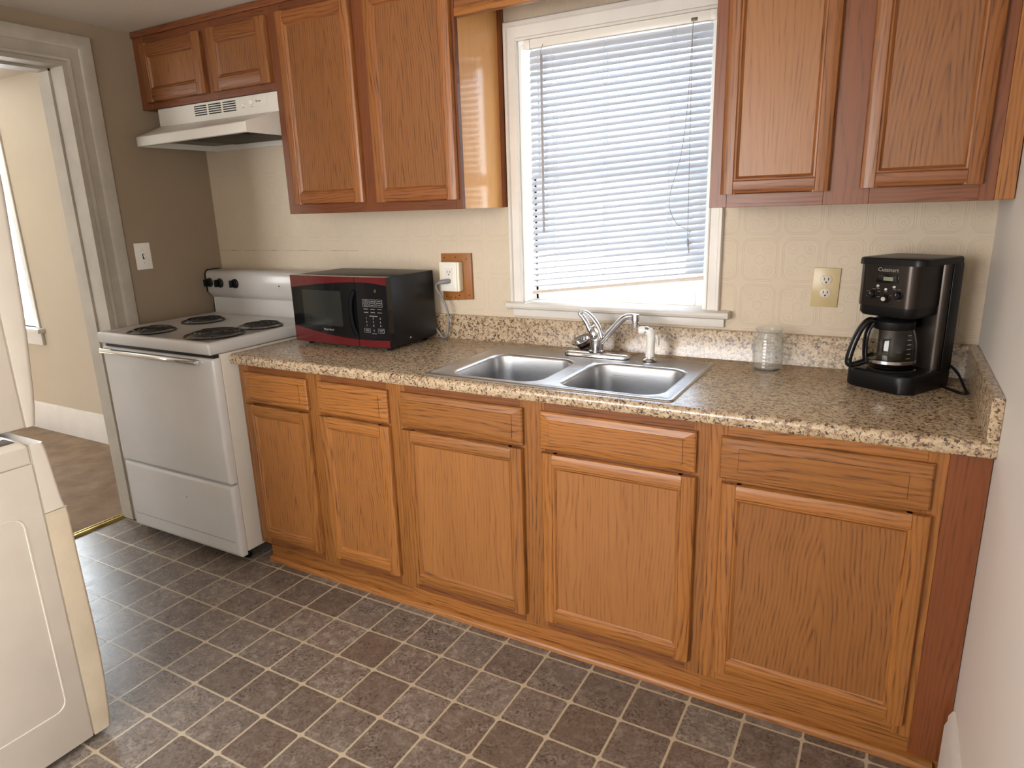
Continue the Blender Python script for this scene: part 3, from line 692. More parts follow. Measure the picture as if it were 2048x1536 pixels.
# strainer basket leaning on the backsplash behind the faucet
st = thing('sink_strainer', 'small metal sink strainer leaning behind the faucet', 'strainer', (2.082, -.068, fz))
ax = Vector((-.30, -.30, .90)).normalized(); cc = Vector((2.078, -.066, fz + .036))
b = new(); lathe(b, [(.018, -.022), (.026, -.016), (.030, -.003), (.040, .000), (.0425, .004), (.041, .006), (.036, .003), (.028, .001), (.024, -.013), (.0, -.017)], cc, ax, 32, cap1=False); mk('basket', b, 'chrome_dull', st)
b = new(); lathe(b, [(.007, -.018), (.005, .0), (.009, .004), (.009, .009), (.004, .012)], cc, ax, 16); mk('knob', b, 'chrome_dull', st)
b = new(); lathe(b, [(.008, -.031), (.021, -.028), (.025, -.023), (.018, -.021)], cc, ax, 24); mk('stopper', b, 'black', st)

# ------------------------------------------------------------------ glass jar
jr = thing('glass_jar', 'clear ribbed glass jar standing near the backsplash', 'jar', (2.748, -.108, CZ))
out = [(.040, .0), (.045, .004)]
z = .008
for k in range(9): out += [(.0465, z), (.0478, z + .004), (.0478, z + .006), (.0465, z + .010)]; z += .0105
out += [(.0465, .104), (.0475, .1055), (.0460, .112), (.0400, .1185), (.0390, .1225), (.0400, .127), (.0420, .129), (.0420, .132), (.0405, .1335)]
inn = [(.0385, .132), (.0365, .120), (.0430, .108), (.0435, .010), (.038, .006)]
b = new(); lathe(b, out + inn, (2.748, -.108, CZ), seg=40, cap0=True, cap1=True); mk('glass_body', b, 'jar', jr, ang=50)

# ------------------------------------------------------------------ stove
sv = thing('electric_stove', 'white electric coil stove between the doorway and the counter', 'stove', (.408, -.37, 0))
X0, X1 = .034, .787
ZC = .972
b = new(); box(b, X0 + .004, X1 - .004, -.664, -.045, .055, ZC - .052, .004); mk('body', b, 'enamel_warm', sv)
b = new(); loft(b, [rz(X0 + .006, X1 - .006, -.706, -.042, .004, ZC - .050), rz(X0, X1, -.712, -.040, .008, ZC - .044), rz(X0, X1, -.716, -.040, .008, ZC - .012), rz(X0 + .002, X1 - .002, -.713, -.041, .009, ZC - .004), rz(X0 + .008, X1 - .008, -.706, -.044, .010, ZC), rz(X0 + .022, X1 - .022, -.688, -.060, .012, ZC - .0005), rz(X0 + .030, X1 - .030, -.680, -.070, .012, ZC - .004)], True, True)
mk('cooktop', b, 'enamel', sv, ang=50)
b = new(); box(b, X0 + .012, X1 - .012, -.690, -.665, ZC - .066, ZC - .049); s = mk('front_gap', b, 'slot', sv)
def burner(cx, cy, r, ph):
    bm = new()
    lathe(bm, [(r + .012, .0035), (r + .010, .006), (r + .004, .0045), (r - .006, -.004), (r * .6, -.012), (.02, -.013)], (cx, cy, ZC - .004), seg=48, cap0=False, cap1=True)
    bw = mk('burner', bm, 'pan', sv, origin=(cx, cy, ZC), ang=60)
    bm = new(); turns = 4 if r > .1 else 3
    pts = []
    N = turns * 40
    for i in range(N + 1):
        a = ph + 2 * PI * turns * i / N; rad = .022 + (r - .024) * i / N
        pts.append((cx + rad * math.cos(a), cy + rad * math.sin(a), ZC + .0085))
    pts += [(cx + (r + .004) * math.cos(ph + .08), cy + (r + .004) * math.sin(ph + .08), ZC + .004)]
    tube(bm, pts, .0044, 8, flat=((0, 0, 1), .75))
    mk('coil', bm, 'coil', bw, ang=60)
    bm = new()
    for k in range(3):
        a = ph + .5 + k * 2 * PI / 3; d = Vector((math.cos(a), math.sin(a), 0)); p = Vector((cx, cy, ZC + .0015))
        tube(bm, [p + d * .012, p + d * (r - .004)], .0026, 6)
    lathe(bm, [(.017, .001), (.017, .006), (.012, .007)], (cx, cy, ZC), seg=20)
    mk('coil_support', bm, 'chrome_dull', bw)
burner(.262, -.602, .088, 2.6); burner(.622, -.558, .108, 2.9); burner(.238, -.325, .086, 2.2); burner(.640, -.335, .086, 2.4)
# backguard: lower recessed panel + bulging control panel, black end caps
b = new(); prism(b, [(-.040, ZC - .003), (-.108, ZC - .003), (-.100, ZC + .010), (-.098, 1.048), (-.114, 1.058), (-.130, 1.078), (-.132, 1.165), (-.126, 1.180), (-.112, 1.187), (-.040, 1.187)], 'x', X0 + .004, X1 - .004, .003); bg = mk('backguard', b, 'enamel', sv, ang=50)
b = new(); prism(b, [(-.044, ZC), (-.100, ZC), (-.096, 1.050), (-.112, 1.062), (-.1285, 1.080), (-.131, 1.164), (-.124, 1.180), (-.110, 1.191), (-.044, 1.191)], 'x', X0 - .008, X0 + .0035); mk('end_cap', b, 'black', bg)
b = new(); prism(b, [(-.044, ZC), (-.100, ZC), (-.096, 1.050), (-.112, 1.062), (-.1285, 1.080), (-.131, 1.164), (-.124, 1.180), (-.110, 1.191), (-.044, 1.191)], 'x', X1 - .0035, X1 + .003); mk('end_cap', b, 'black', bg)
for kx, kz in ((.064, 1.1255), (.143, 1.1250), (.254, 1.1255)):
    b = new(); lathe(b, [(.0235, 0), (.0235, .004), (.021, .006), (.019, .0065), (.0185, .014), (.016, .016)], (kx, -.1320, kz), axis=(0, -1, 0), seg=32)
    box(b, kx - .0055, kx + .0055, -.166, -.147, kz - .0175, kz + .0175, .002); k_ = mk('control_knob', b, 'black', sv, ang=40)
    b = new(); lathe(b, [(.0215, .0045), (.0218, .0072), (.0205, .0072), (.0205, .0045)], (kx, -.1320, kz), axis=(0, -1, 0), seg=32, cap0=False, cap1=False); mk('ring', b, 'chrome_dull', k_)
b = new(); lathe(b, [(.0035, 0), (.0035, .0015), (.002, .002)], (.560, -.1322, 1.121), axis=(0, -1, 0), seg=12); mk('indicator_hole', b, 'slot', bg)
# oven door and drawer
b = new(); loft(b, [[(x, -.667, z) for x, z in rrect(X0 + .002, X1 - .004, .372, ZC - .066, .006, 3)], [(x, -.695, z) for x, z in rrect(X0 + .002, X1 - .004, .372, ZC - .066, .006, 3)], [(x, -.702, z) for x, z in rrect(X0 + .006, X1 - .010, .377, ZC - .071, .006, 3)], [(x, -.704, z) for x, z in rrect(X0 + .014, X1 - .018, .385, ZC - .078, .006, 3)]], True, True)
dr = mk('oven_door', b, 'enamel', sv, ang=50)
b = new(); hz = ZC - .084
prism(b, [(-.708, hz + .011), (-.716, hz + .012), (-.724, hz + .008), (-.727, hz), (-.724, hz - .008), (-.716, hz - .011), (-.708, hz - .009)], 'x', X0 + .010, .706, .002)
for hx in (X0 + .03, .690): box(b, hx - .012, hx + .012, -.712, -.703, hz - .008, hz + .008, .002)
h_ = mk('handle', b, 'chrome', dr, ang=50); h_['label'] = 'long chrome bar handle'
b = new(); loft(b, [[(x, -.667, z) for x, z in rrect(X0 + .004, X1 - .004, .040, .364, .006, 3)], [(x, -.692, z) for x, z in rrect(X0 + .004, X1 - .004, .040, .364, .006, 3)], [(x, -.699, z) for x, z in rrect(X0 + .009, X1 - .009, .046, .359, .006, 3)], [(x, -.701, z) for x, z in rrect(X0 + .018, X1 - .018, .056, .350, .006, 3)]], True, True)
dw = mk('storage_drawer', b, 'enamel', sv, ang=50)
b = new(); box(b, X0 + .03, X1 - .03, -.7018, -.7005, .1065, .1085); mk('crease', b, 'print_grey', dw)
b = new(); lathe(b, [(.003, 0), (.002, .001)], (.470, -.7008, .262), axis=(0, -1, 0), seg=8); mk('chip', b, 'slot', dw)
for lx in (X0 + .06, X1 - .06):
    for ly in (-.625, -.10):
        b = new(); lathe(b, [(.016, 0), (.017, .008), (.009, .012), (.008, .058)], (lx, ly, 0), seg=16); mk('leg', b, 'black', sv)

# ------------------------------------------------------------------ range hood
hd = thing('range_hood', 'white range hood with black vent slots above the stove', 'hood', (.48, -.2, 1.76))
HX0, HX1 = .092, .866
ZL0, ZL1, ZM, ZTOP = 1.757, 1.797, 1.851, 1.924
b = new()
def hring(x0, x1, yl, yr):  # corners front-left, front-right at slightly different reach
    return x0, x1, yl, yr
yu = -.292; yl, yr = -.420, -.474
A = [(HX0, yu, ZM), (HX1, yu, ZM), (HX1, yu, ZTOP), (HX0, yu, ZTOP)]
def V3(*p): return b.verts.new(p)
u = [V3(HX0, yu, ZTOP), V3(HX1, yu, ZTOP), V3(HX1, -.002, ZTOP), V3(HX0, -.002, ZTOP)]
m_ = [V3(HX0, yu, ZM), V3(HX1, yu, ZM), V3(HX1, -.002, ZM), V3(HX0, -.002, ZM)]
l1 = [V3(HX0, yl, ZL1), V3(HX1, yr, ZL1), V3(HX1, -.002, ZL1), V3(HX0, -.002, ZL1)]
l0 = [V3(HX0, yl, ZL0), V3(HX1, yr, ZL0), V3(HX1, -.002, ZL0), V3(HX0, -.002, ZL0)]
i0 = [V3(HX0 + .012, yl + .014, ZL0), V3(HX1 - .006, yr + .014, ZL0), V3(HX1 - .006, -.016, ZL0), V3(HX0 + .012, -.016, ZL0)]
i1 = [V3(HX0 + .012, yl + .014, ZL0 + .030), V3(HX1 - .006, yr + .014, ZL0 + .030), V3(HX1 - .006, -.016, ZL0 + .030), V3(HX0 + .012, -.016, ZL0 + .030)]
b.faces.new(u)
for P_, Q_ in ((u, m_), (m_, l1), (l1, l0), (l0, i0), (i0, i1)):
    for k in range(4): b.faces.new((P_[k], Q_[k], Q_[(k + 1) % 4], P_[(k + 1) % 4]))
b.faces.new(i1)
es = [e for e in b.edges if {e.verts[0], e.verts[1]} <= {l1[0], l1[1]} or {e.verts[0], e.verts[1]} <= {l0[0], l0[1]} or {e.verts[0], e.verts[1]} <= {l0[1], l1[1]} or {e.verts[0], e.verts[1]} <= {l0[0], l1[0]}]
bmesh.ops.bevel(b, geom=es, offset=.005, segments=3, profile=.5, affect='EDGES')
body = mk('body', b, 'hood_white', hd, ang=25)
b = new(); box(b, HX0 + .20, HX1 - .20, -.36, -.05, ZL0 + .018, ZL0 + .029, .002); f_ = mk('grease_filter', b, 'dark_metal', hd)
b = new(); box(b, HX1 - .19, HX1 - .03, -.30, -.08, ZL0 + .010, ZL0 + .029, .004); mk('light_lens', b, 'dark_metal', hd)
b = new(); box(b, HX0 + .013, HX0 + .19, -.40, -.03, ZL0 + .024, ZL0 + .0295); mk('underside_panel', b, 'hood_under', hd)
b = new()
for gx in (.345, .438, .531):
    for k in range(5): box(b, gx, gx + .080, yu - .0012, yu + .001, 1.874 + k * .0090, 1.8785 + k * .0090)
mk('vent_slots', b, 'slot', hd)
b = new(); box(b, .632, .800, yu - .001, yu, 1.876, 1.916); cp = mk('control_panel', b, 'hood_white', hd)
b = new(); box(b, .648, .668, yu - .004, yu - .001, 1.889, 1.897, .001); mk('light_switch_slider', b, 'white_plastic', cp)
b = new(); lathe(b, [(.011, 0), (.011, .004), (.009, .006)], (.707, yu - .001, 1.898), axis=(0, -1, 0), seg=24); mk('fan_dial', b, 'white_plastic', cp)
for tx in (.655, .707):
    b = new(); box(b, tx - .008, tx + .008, yu - .0013, yu - .0009, 1.880, 1.882); mk('printed_mark', b, 'print_grey', cp)
b = text_bm('Broan', .0125, .0002, face_y(.748, yu - .0013, 1.899)); mk('lettering', b, 'print_dark', cp)

# ------------------------------------------------------------------ microwave
mw = thing('microwave', 'black microwave with red bands on its front beside the stove', 'microwave', (1.155, -.21, CZ))
mx0, mx1, myf, myb, mz0, mz1 = .897, 1.404, -.372, -.058, .930, 1.205
b = new(); box(b, mx0 + .004, mx1 - .003, myf + .026, myb, mz0, mz1, .004); mk('case', b, 'black_matte', mw)
split = 1.255
def bow(x): return myf - .010 * (1 - ((x - (mx0 + mx1) / 2) / ((mx1 - mx0) / 2)) ** 2) + .004
def curved(bm, fz0, fz1, xa, xb, ya, thick, n=14):
    """slab following the bowed front between x = xa..xb, lower/upper edges fz0(x), fz1(x)"""
    F0, F1, B0, B1 = [], [], [], []
    for i in range(n + 1):
        x = xa + (xb - xa) * i / n; y = bow(x) + ya
        F0.append(bm.verts.new((x, y, fz0(x)))); F1.append(bm.verts.new((x, y, fz1(x)))); B0.append(bm.verts.new((x, y + thick, fz0(x)))); B1.append(bm.verts.new((x, y + thick, fz1(x))))
    for i in range(n):
        for a, c in ((F0, F1), (B1, B0), (F1, B1), (B0, F0)): bm.faces.new((a[i], a[i + 1], c[i + 1], c[i]))
    for i in (0, n): bm.faces.new((F0[i], F1[i], B1[i], B0[i]))
b = new(); curved(b, lambda x: mz0 + .002, lambda x: mz1, mx0, split - .001, 0, .030); md = mk('door', b, 'black_gloss', mw, ang=30)
b = new(); curved(b, lambda x: mz0 + .002, lambda x: mz1, split + .001, mx1, 0, .030); mp = mk('control_panel', b, 'black_gloss', mw, ang=30)
def top_edge(x):
    t_ = (x - mx0) / (mx1 - mx0)
    return mz1 - .050 + .030 * math.sin(min(t_ / .78, 1) * PI / 2) if t_ < .78 else mz1 - .020 - .012 * ((t_ - .78) / .22) ** 1.6
def bot_edge(x):
    t_ = (x - mx0) / (mx1 - mx0)
    return mz0 + .068 - .040 * math.sin(min(t_ / .80, 1) * PI / 2) if t_ < .80 else mz0 + .028 + .004 * ((t_ - .8) / .2)
b = new(); curved(b, top_edge, lambda x: mz1 - .0005, mx0 + .0005, split - .0015, -.0012, .0018); s = mk('red_band', b, 'red', md); s['label'] = 'red band across the top of the door'
b = new(); curved(b, lambda x: mz0 + .0025, bot_edge, mx0 + .0005, split - .0015, -.0012, .0018); s = mk('red_band', b, 'red', md); s['label'] = 'red band across the bottom of the door'
b = new(); curved(b, top_edge, lambda x: mz1 - .0005, split + .0015, mx1 - .0005, -.0012, .0018); s = mk('red_band', b, 'red', mp); s['label'] = 'red band above the keypad'
b = new(); curved(b, lambda x: mz0 + .0025, bot_edge, split + .0015, mx1 - .0005, -.0012, .0018); s = mk('red_band', b, 'red', mp); s['label'] = 'red band below the keypad'
b = new(); curved(b, lambda x: 1.006, lambda x: 1.148, .962, 1.178, -.0006, .0012); mk('door_window', b, 'dark_glass', md)
b = new(); pts = smooth_path([(1.247, bow(1.247) - .001, 1.150), (1.238, bow(1.24) - .010, 1.120), (1.234, bow(1.236) - .013, 1.070), (1.238, bow(1.24) - .010, 1.015), (1.247, bow(1.247) - .001, .975)], 6); tube(b, pts, .010, 10, flat=((0, 1, 0), .7)); mk('door_handle', b, plain('soft_black', (.004, .004, .005), .6, spec=.08), md)
b = text_bm('West Bend', .012, .0002, face_y(1.098, bow(1.098) - .0012, .990)); mk('lettering', b, 'print', md)
def fy_(x): return face_y(x, bow(x) - .0008, 0)
b = new()
px = (1.300, 1.333, 1.366)
def outline(bm, x, z, w_, h_, t_=.0008):
    y0, y1 = bow(x) - .0010, bow(x) + .001
    for q in ((x - w_, x + w_, z + h_ - t_, z + h_), (x - w_, x + w_, z - h_, z - h_ + t_), (x - w_, x - w_ + t_, z - h_, z + h_), (x + w_ - t_, x + w_, z - h_, z + h_)): box(bm, q[0], q[1], y0, y1, q[2], q[3])
for x in px:
    outline(b, x, 1.1130, .0145, .0065); outline(b, x, 1.0975, .0145, .0065)
    for zz, ww in ((1.113, .009), (1.0975, .008), (1.082, .010), (1.069, .010)): box(b, x - ww, x + ww, bow(x) - .0010, bow(x) + .001, zz - .0008, zz + .0008)
box(b, 1.313, 1.353, bow(1.333) - .0010, bow(1.333) + .001, 1.054, 1.0562)
outline(b, px[0], .998, .0145, .0085); outline(b, px[2], .998, .0145, .0085)
for x in (px[0], px[2]): box(b, x - .009, x + .009, bow(x) - .001, bow(x) + .001, .9995, 1.001); box(b, x - .007, x + .007, bow(x) - .001, bow(x) + .001, .995, .9962)
box(b, 1.322, 1.344, bow(1.333) - .0010, bow(1.333) + .001, .9855, .9868)
for k, ch in enumerate('123456789'):
    x = px[k % 3]; text_bm(ch, .011, .0002, face_y(x, bow(x) - .0010, 1.046 - (k // 3) * .0145), b)
text_bm('0', .011, .0002, face_y(px[1], bow(px[1]) - .0010, .998), b)
mk('keypad', b, 'print', mp)
b = text_bm(':0', .017, .0002, face_y(1.350, bow(1.35) - .0010, 1.152)); mk('display', b, 'green_led', mp)
for fx_ in (mx0 + .04, mx1 - .04):
    for fy_2 in (myf + .05, myb - .04):
        b = new(); lathe(b, [(.012, 0), (.014, .003), (.014, .0165)], (fx_, fy_2, CZ), seg=16); mk('foot', b, 'black', mw)
b = new(); lathe(b, [(.0035, 0), (.003, .001)], (mx1 - .003, -.235, .952), axis=(1, 0, 0), seg=10); mk('side_screw', b, 'button', mw)
b = new()
cord = smooth_path([(1.395, -.050, .955), (1.425, -.048, .921), (1.448, -.050, .930), (1.4585, -.051, .975), (1.462, -.052, 1.015), (1.455, -.056, 1.055), (1.440, -.062, 1.095), (1.428, -.070, 1.120), (1.425, -.076, 1.137), (1.432, -.080, 1.150), (1.446, -.079, 1.156)], 6)
tube(b, cord, .0045, 8); mc = mk('power_cord', b, 'grey_cord', mw, ang=60)
b = new(); tube(b, [(1.440, -.080, 1.154), (1.452, -.077, 1.158), (1.470, -.066, 1.160), (1.476, -.052, 1.160)], [.008, .011, .013, .012], 12, flat=((0, 0, 1), .8)); mk('plug', b, 'grey_cord', mc, ang=50)

# ------------------------------------------------------------------ outlets and switch
b = new(); prism(b, [(1.4145, 1.0725), (1.5635, 1.082), (1.5615, 1.271), (1.4135, 1.2685)], 'y', -.0125, -.0005, .001)
bd = mk('backing_board', b, 'board', origin='c'); tag(bd, 'brown wooden backing board on the wall behind the white outlet', 'board')
for hx, hz_ in ((1.430, 1.252), (1.486, 1.254), (1.540, 1.247), (1.547, 1.098), (1.432, 1.090), (1.455, 1.088), (1.478, 1.086), (1.492, 1.080), (1.497, 1.096)):
    b = new(); lathe(b, [(.0028, 0), (.0022, .0006)], (hx, -.0126, hz_), axis=(0, -1, 0), seg=8); mk('nail_hole', b, 'slot', bd)
go = thing('wall_outlet', 'white boxed outlet with a grey plug on the wooden board', 'outlet', (1.475, -.013, 1.115))
b = new(); prism(b, [(x, z) for x, z in rrect(1.424, 1.522, 1.116, 1.2375, .006, 4)], 'y', -.0455, -.0128, .003); mk('surface_box', b, plain('cream_box', (.78, .73, .57), .35), go, ang=40)
b = new(); prism(b, [(x, z) for x, z in rrect(1.437, 1.512, 1.117, 1.2365, .003, 4)], 'y', -.0500, -.0455, .0015); mk('cover_plate', b, 'white_plastic', go, ang=40)
b = new(); prism(b, [(x, z) for x, z in rrect(1.4585, 1.4925, 1.143, 1.211, .002, 3)], 'y', -.0520, -.0500, .0006); rc_ = mk('receptacle', b, plain('white_face', (.70, .67, .62), .3), go, ang=40)
b = new()
for dx, hh in ((-.0065, .0045), (.0065, .0038)): box(b, 1.4755 + dx - .0010, 1.4755 + dx + .0010, -.0524, -.0519, 1.1975 - hh, 1.1975 + hh)
lathe(b, [(.0026, 0), (.0026, .0004)], (1.4755, -.0520, 1.187), axis=(0, -1, 0), seg=12)
mk('slots', b, 'slot', rc_)
b = new(); box(b, 1.4625, 1.4735, -.0535, -.0515, 1.1755, 1.1795, .0005); box(b, 1.4775, 1.4885, -.0535, -.0515, 1.1755, 1.1795, .0005); mk('test_buttons', b, 'white_plastic', rc_)
for zz in (1.229, 1.125):
    b = new(); lathe(b, [(.0028, 0), (.002, .0008)], (1.4755, -.0500, zz), axis=(0, -1, 0), seg=12); mk('screw', b, 'white_plastic', go)

od = thing('wall_outlet', 'ivory duplex outlet beside the black coffee maker', 'outlet', (2.8935, 0, 1.11))
b = new(); prism(b, [(2.8520, 1.1095), (2.9305, 1.1085), (2.9340, 1.2310), (2.8550, 1.2335)], 'y', -.0065, -.0005, .002); mk('cover_plate', b, 'ivory', od, ang=40)
for zz in (1.1945, 1.1530):
    b = new(); pts = []
    for k in range(28):
        a = 2 * PI * k / 28; pts.append((2.8935 + .0170 * math.cos(a), zz + max(-.0135, min(.0135, .0170 * math.sin(a)))))
    prism(b, pts, 'y', -.0080, -.0060, .0008); rc_ = mk('receptacle', b, 'ivory_grey', od, ang=40)
    b = new()
    for dx, hh in ((-.0062, .0046), (.0062, .0040)): box(b, 2.8935 + dx - .0012, 2.8935 + dx + .0012, -.0084, -.0079, zz + .003 - hh, zz + .003 + hh)
    lathe(b, [(.0026, 0), (.0026, .0004)], (2.8935, -.0080, zz - .0075), axis=(0, -1, 0), seg=12)
    mk('slots', b, 'slot', rc_)
b = new(); lathe(b, [(.0028, 0), (.002, .0008)], (2.8935, -.0065, 1.1738), axis=(0, -1, 0), seg=12); mk('screw', b, 'ivory_grey', od)

sw = thing('light_switch', 'white toggle light switch on the tan wall above the stove', 'switch', (0, -.421, 1.217))
b = new(); prism(b, [(y, z) for y, z in rrect(-.4595, -.3825, 1.217, 1.339, .003, 3)], 'x', .0005, .0065, .002); mk('cover_plate', b, 'white_plastic', sw, ang=40)
b = new(); box(b, .0063, .0068, -.4262, -.4158, 1.2645, 1.2895); mk('toggle_slot', b, 'slot', sw)
b = new(); prism(b, [(.0066, 1.2880), (.0110, 1.2855), (.0165, 1.2710), (.0135, 1.2670), (.0066, 1.2740)], 'y', -.4225, -.4155, .0008); mk('toggle', b, 'white_plastic', sw)
for zz in (1.308, 1.247):
    b = new(); lathe(b, [(.003, 0), (.002, .001)], (.0065, -.421, zz), axis=(1, 0, 0), seg=12); mk('screw', b, 'ivory_grey', sw)

# ------------------------------------------------------------------ coffee maker (local frame u, v, z rotated)
CA = math.radians(-31); CP = Vector((2.972, -.206, CZ))
XF = Matrix.Translation(CP) @ Matrix.Rotation(CA, 4, 'Z') @ Matrix.Diagonal((1.03, 1.035, 1, 1))
cm = thing('coffee_maker', 'black drip coffee maker in the corner by the right wall', 'coffee maker', XF @ Vector((.095, .1, 0)))
def cmk(name, bm, mat, parent=cm, ang=40): return mk(name, bm, mat, parent, xf=XF, ang=ang)
def front_round(x0, x1, y0, y1, rf, rb, n=8):
    pts = []
    for cx, cy, a0, r in ((x1 - rb, y1 - rb, 0, rb), (x0 + rb, y1 - rb, PI / 2, rb), (x0 + rf, y0 + rf, PI, rf), (x1 - rf, y0 + rf, 1.5 * PI, rf)):
        for k in range(n + 1): a = a0 + k * PI / 2 / n; pts.append((cx + r * math.cos(a), cy + r * math.sin(a)))
    return pts
def sl(pts, z, s=1.0, c=(.095, .1)): return [(c[0] + (x - c[0]) * s, c[1] + (y - c[1]) * s, z) for x, y in pts]
bp_ = front_round(0, .192, 0, .200, .040, .012)
b = new(); loft(b, [sl(bp_, 0, .97), sl(bp_, .004), sl(bp_, .043), sl(bp_, .050, .985), sl(bp_, .053, .95)], True, True); cmk('base', b, 'black')
b = new(); lathe(b, [(.066, .0525), (.064, .0555), (.056, .0545), (.0, .0545)], (.088, .080, 0), seg=40, cap0=False, cap1=False); cmk('warming_plate', b, 'black_gloss')
tp = front_round(.006, .188, .132, .198, .020, .010)
b = new(); loft(b, [sl(tp, .050), sl(tp, .349)], True, True); cmk('water_tank', b, 'steel_black')
b = new(); box(b, .1885, .1905, .150, .196, .050, .349, .0008); s = cmk('side_panel', b, 'black'); s['label'] = 'matte black side panel'
hp = front_round(.010, .172, .014, .136, .026, .004)
b = new(); loft(b, [sl(hp, .236), sl(hp, .349)], True, True); hh_ = cmk('brew_housing', b, 'steel_black')
hb = front_round(.012, .170, .018, .134, .026, .004)
b = new(); loft(b, [sl(hb, .207, .93), sl(hb, .216), sl(hb, .2358)], True, True); cmk('filter_basket', b, 'black')
lp = front_round(.006, .190, .010, .199, .026, .010)
b = new(); loft(b, [sl(lp, .3495), sl(lp, .360), sl(lp, .366, .985), sl(lp, .368, .95)], True, True); cmk('lid', b, 'black')
# control face
yf = .0138
def fcm(x, z): return XF @ Matrix(((1, 0, 0, x), (0, 0, -1, yf - .0004), (0, 1, 0, z), (0, 0, 0, 1)))
I4 = Matrix.Identity(4)
def lface(x, z): return Matrix(((1, 0, 0, x), (0, 0, -1, yf - .0006), (0, 1, 0, z), (0, 0, 0, 1)))
b = text_bm('Cuisinart', .0155, .0002, lface(.096, .337)); cmk('lettering', b, 'print', hh_)
b = new(); box(b, .066, .126, yf - .0015, yf + .001, .302, .324, .0006); dp = cmk('display', b, 'black_gloss', hh_)
b = new(); box(b, .086, .112, yf - .0020, yf - .0012, .308, .318); cmk('screen', b, 'lcd', dp)
for bx_, bz in ((.072, .292), (.095, .284), (.117, .292)):
    b = new(); lathe(b, [(.0040, 0), (.0040, .0015), (.0028, .0026)], (bx_, yf, bz), axis=(0, -1, 0), seg=16); cmk('button', b, 'button', hh_)
for bx_, bz, mt in ((.060, .268, 'black'), (.098, .259, 'black'), (.131, .270, 'black')):
    b = new(); lathe(b, [(.0115, 0), (.0115, .003), (.0100, .004), (.0095, .012), (.0080, .0135)], (bx_, yf, bz), axis=(0, -1, 0), seg=24); kb = cmk('knob', b, mt, hh_)
    if bx_ == .098:
        b = new(); lathe(b, [(.0060, .0136), (.0055, .0150), (.0, .0152)], (bx_, yf, bz), axis=(0, -1, 0), seg=20, cap0=False, cap1=False); cmk('cap', b, 'button', kb)
    else:
        b = new(); box(b, bx_ - .0008, bx_ + .0008, yf - .0142, yf - .0130, bz + .001, bz + .007); cmk('pointer', b, 'print', kb)
b = new()
for q in ((.046, .276), (.062, .283), (.076, .277), (.046, .262), (.076, .262), (.110, .268), (.131, .286), (.131, .2575), (.073, .2855), (.095, .2775), (.118, .2855)): box(b, q[0] - .004, q[0] + .004, yf - .0004, yf + .0005, q[1] - .0006, q[1] + .0006)
cmk('markings', b, 'print_grey', hh_)
b = new()
pts = [XF @ Vector(p) for p in ((.150, .196, .030), (.165, .203, .030), (.185, .203, .050))]
cord = smooth_path([(3.2180, -.112, .955), (3.240, -.118, .972), (3.262, -.150, .958), (3.277, -.195, .932), (3.283, -.215, .9195), (3.274, -.222, .9175), (3.250, -.190, .9175), (3.225, -.150, .9175), (3.205, -.100, .9175), (3.195, -.070, .9175)], 6)
tube(b, cord, .0038, 8); mk('power_cord', b, 'black', cm, ang=60)

# carafe
cc = XF @ Vector((.088, .080, .0560))
cf = thing('coffee_carafe', 'glass coffee carafe with black handle inside the coffee maker', 'carafe', cc)
go_ = [(.050, 0), (.058, .004), (.063, .014), (.0655, .030), (.066, .050), (.0635, .075), (.058, .098), (.052, .114), (.050, .122)]
gi_ = [(.0485, .122), (.0505, .113), (.0565, .097), (.062, .075), (.0645, .050), (.064, .030), (.0612, .015), (.056, .006), (.040, .004)]
b = new(); lathe(b, go_ + gi_, cc, seg=44); mk('glass_body', b, 'carafe', cf, ang=60)
b = new(); lathe(b, [(.0640, .0165), (.0662, .0175), (.0668, .026), (.0655, .027)], cc, seg=44, cap0=False, cap1=False); bn = mk('metal_band', b, 'chrome_dull', cf)
b = new(); lathe(b, [(.0525, .112), (.0545, .116), (.0545, .134), (.050, .140), (.034, .147), (.0, .149)], cc, seg=40, cap0=True, cap1=False); mk('lid', b, 'black', cf)
hdir = Vector((-.905, -.425, 0)).normalized()
def hp_(r, z): return cc + hdir * r + Vector((0, 0, z))
side = Vector((-hdir.y, hdir.x, 0))
b = new()
tube(b, smooth_path([hp_(.050, .132), hp_(.068, .136), hp_(.086, .118), hp_(.100, .088), hp_(.111, .050), hp_(.116, .020), hp_(.112, .008), hp_(.096, .008), hp_(.066, .018)], 6), [.0085] * 8 + [.0092] * 30 + [.0085] * 11, 14, flat=(side, 1.35))
tube(b, smooth_path([hp_(.058, .128), hp_(.070, .105), hp_(.0735, .070), hp_(.0715, .035), hp_(.068, .014)], 6), .0065, 12, flat=(side, 1.9))
mk('handle', b, 'black_gloss', cf, ang=60)
fd = Vector((.25, -.97, 0)).normalized(); fr = Vector((.97, .25, 0))
b = new()
for k in range(6): 
    z = .036 + k * .013; rr_ = .0658 - .0006 * k
    for (da, wd) in ((0, .007),):
        d = (fd * math.cos(.45) + fr * math.sin(.45)).normalized(); s_ = Vector((-d.y, d.x, 0)); p = cc + d * (rr_ + .0008) + Vector((0, 0, z))
        vs = [b.verts.new(p + s_ * a + Vector((0, 0, h)) + d * o) for o in (0, .0006) for a, h in ((-.006, -.0007), (.006, -.0007), (.006, .0007), (-.006, .0007))]
        b.faces.new(vs[:4]); b.faces.new(vs[4:][::-1])
        for i in range(4): b.faces.new((vs[i], vs[(i + 1) % 4], vs[4 + (i + 1) % 4], vs[4 + i]))
mk('cup_marks', b, 'print', cf)
d = (fd * math.cos(.42) + fr * math.sin(.42)).normalized()
tx = Matrix.Translation(cc + d * .0672 + Vector((0, 0, .0215))) @ Matrix(((-d.y, 0, d.x, 0), (d.x, 0, d.y, 0), (0, 1, 0, 0), (0, 0, 0, 1)))
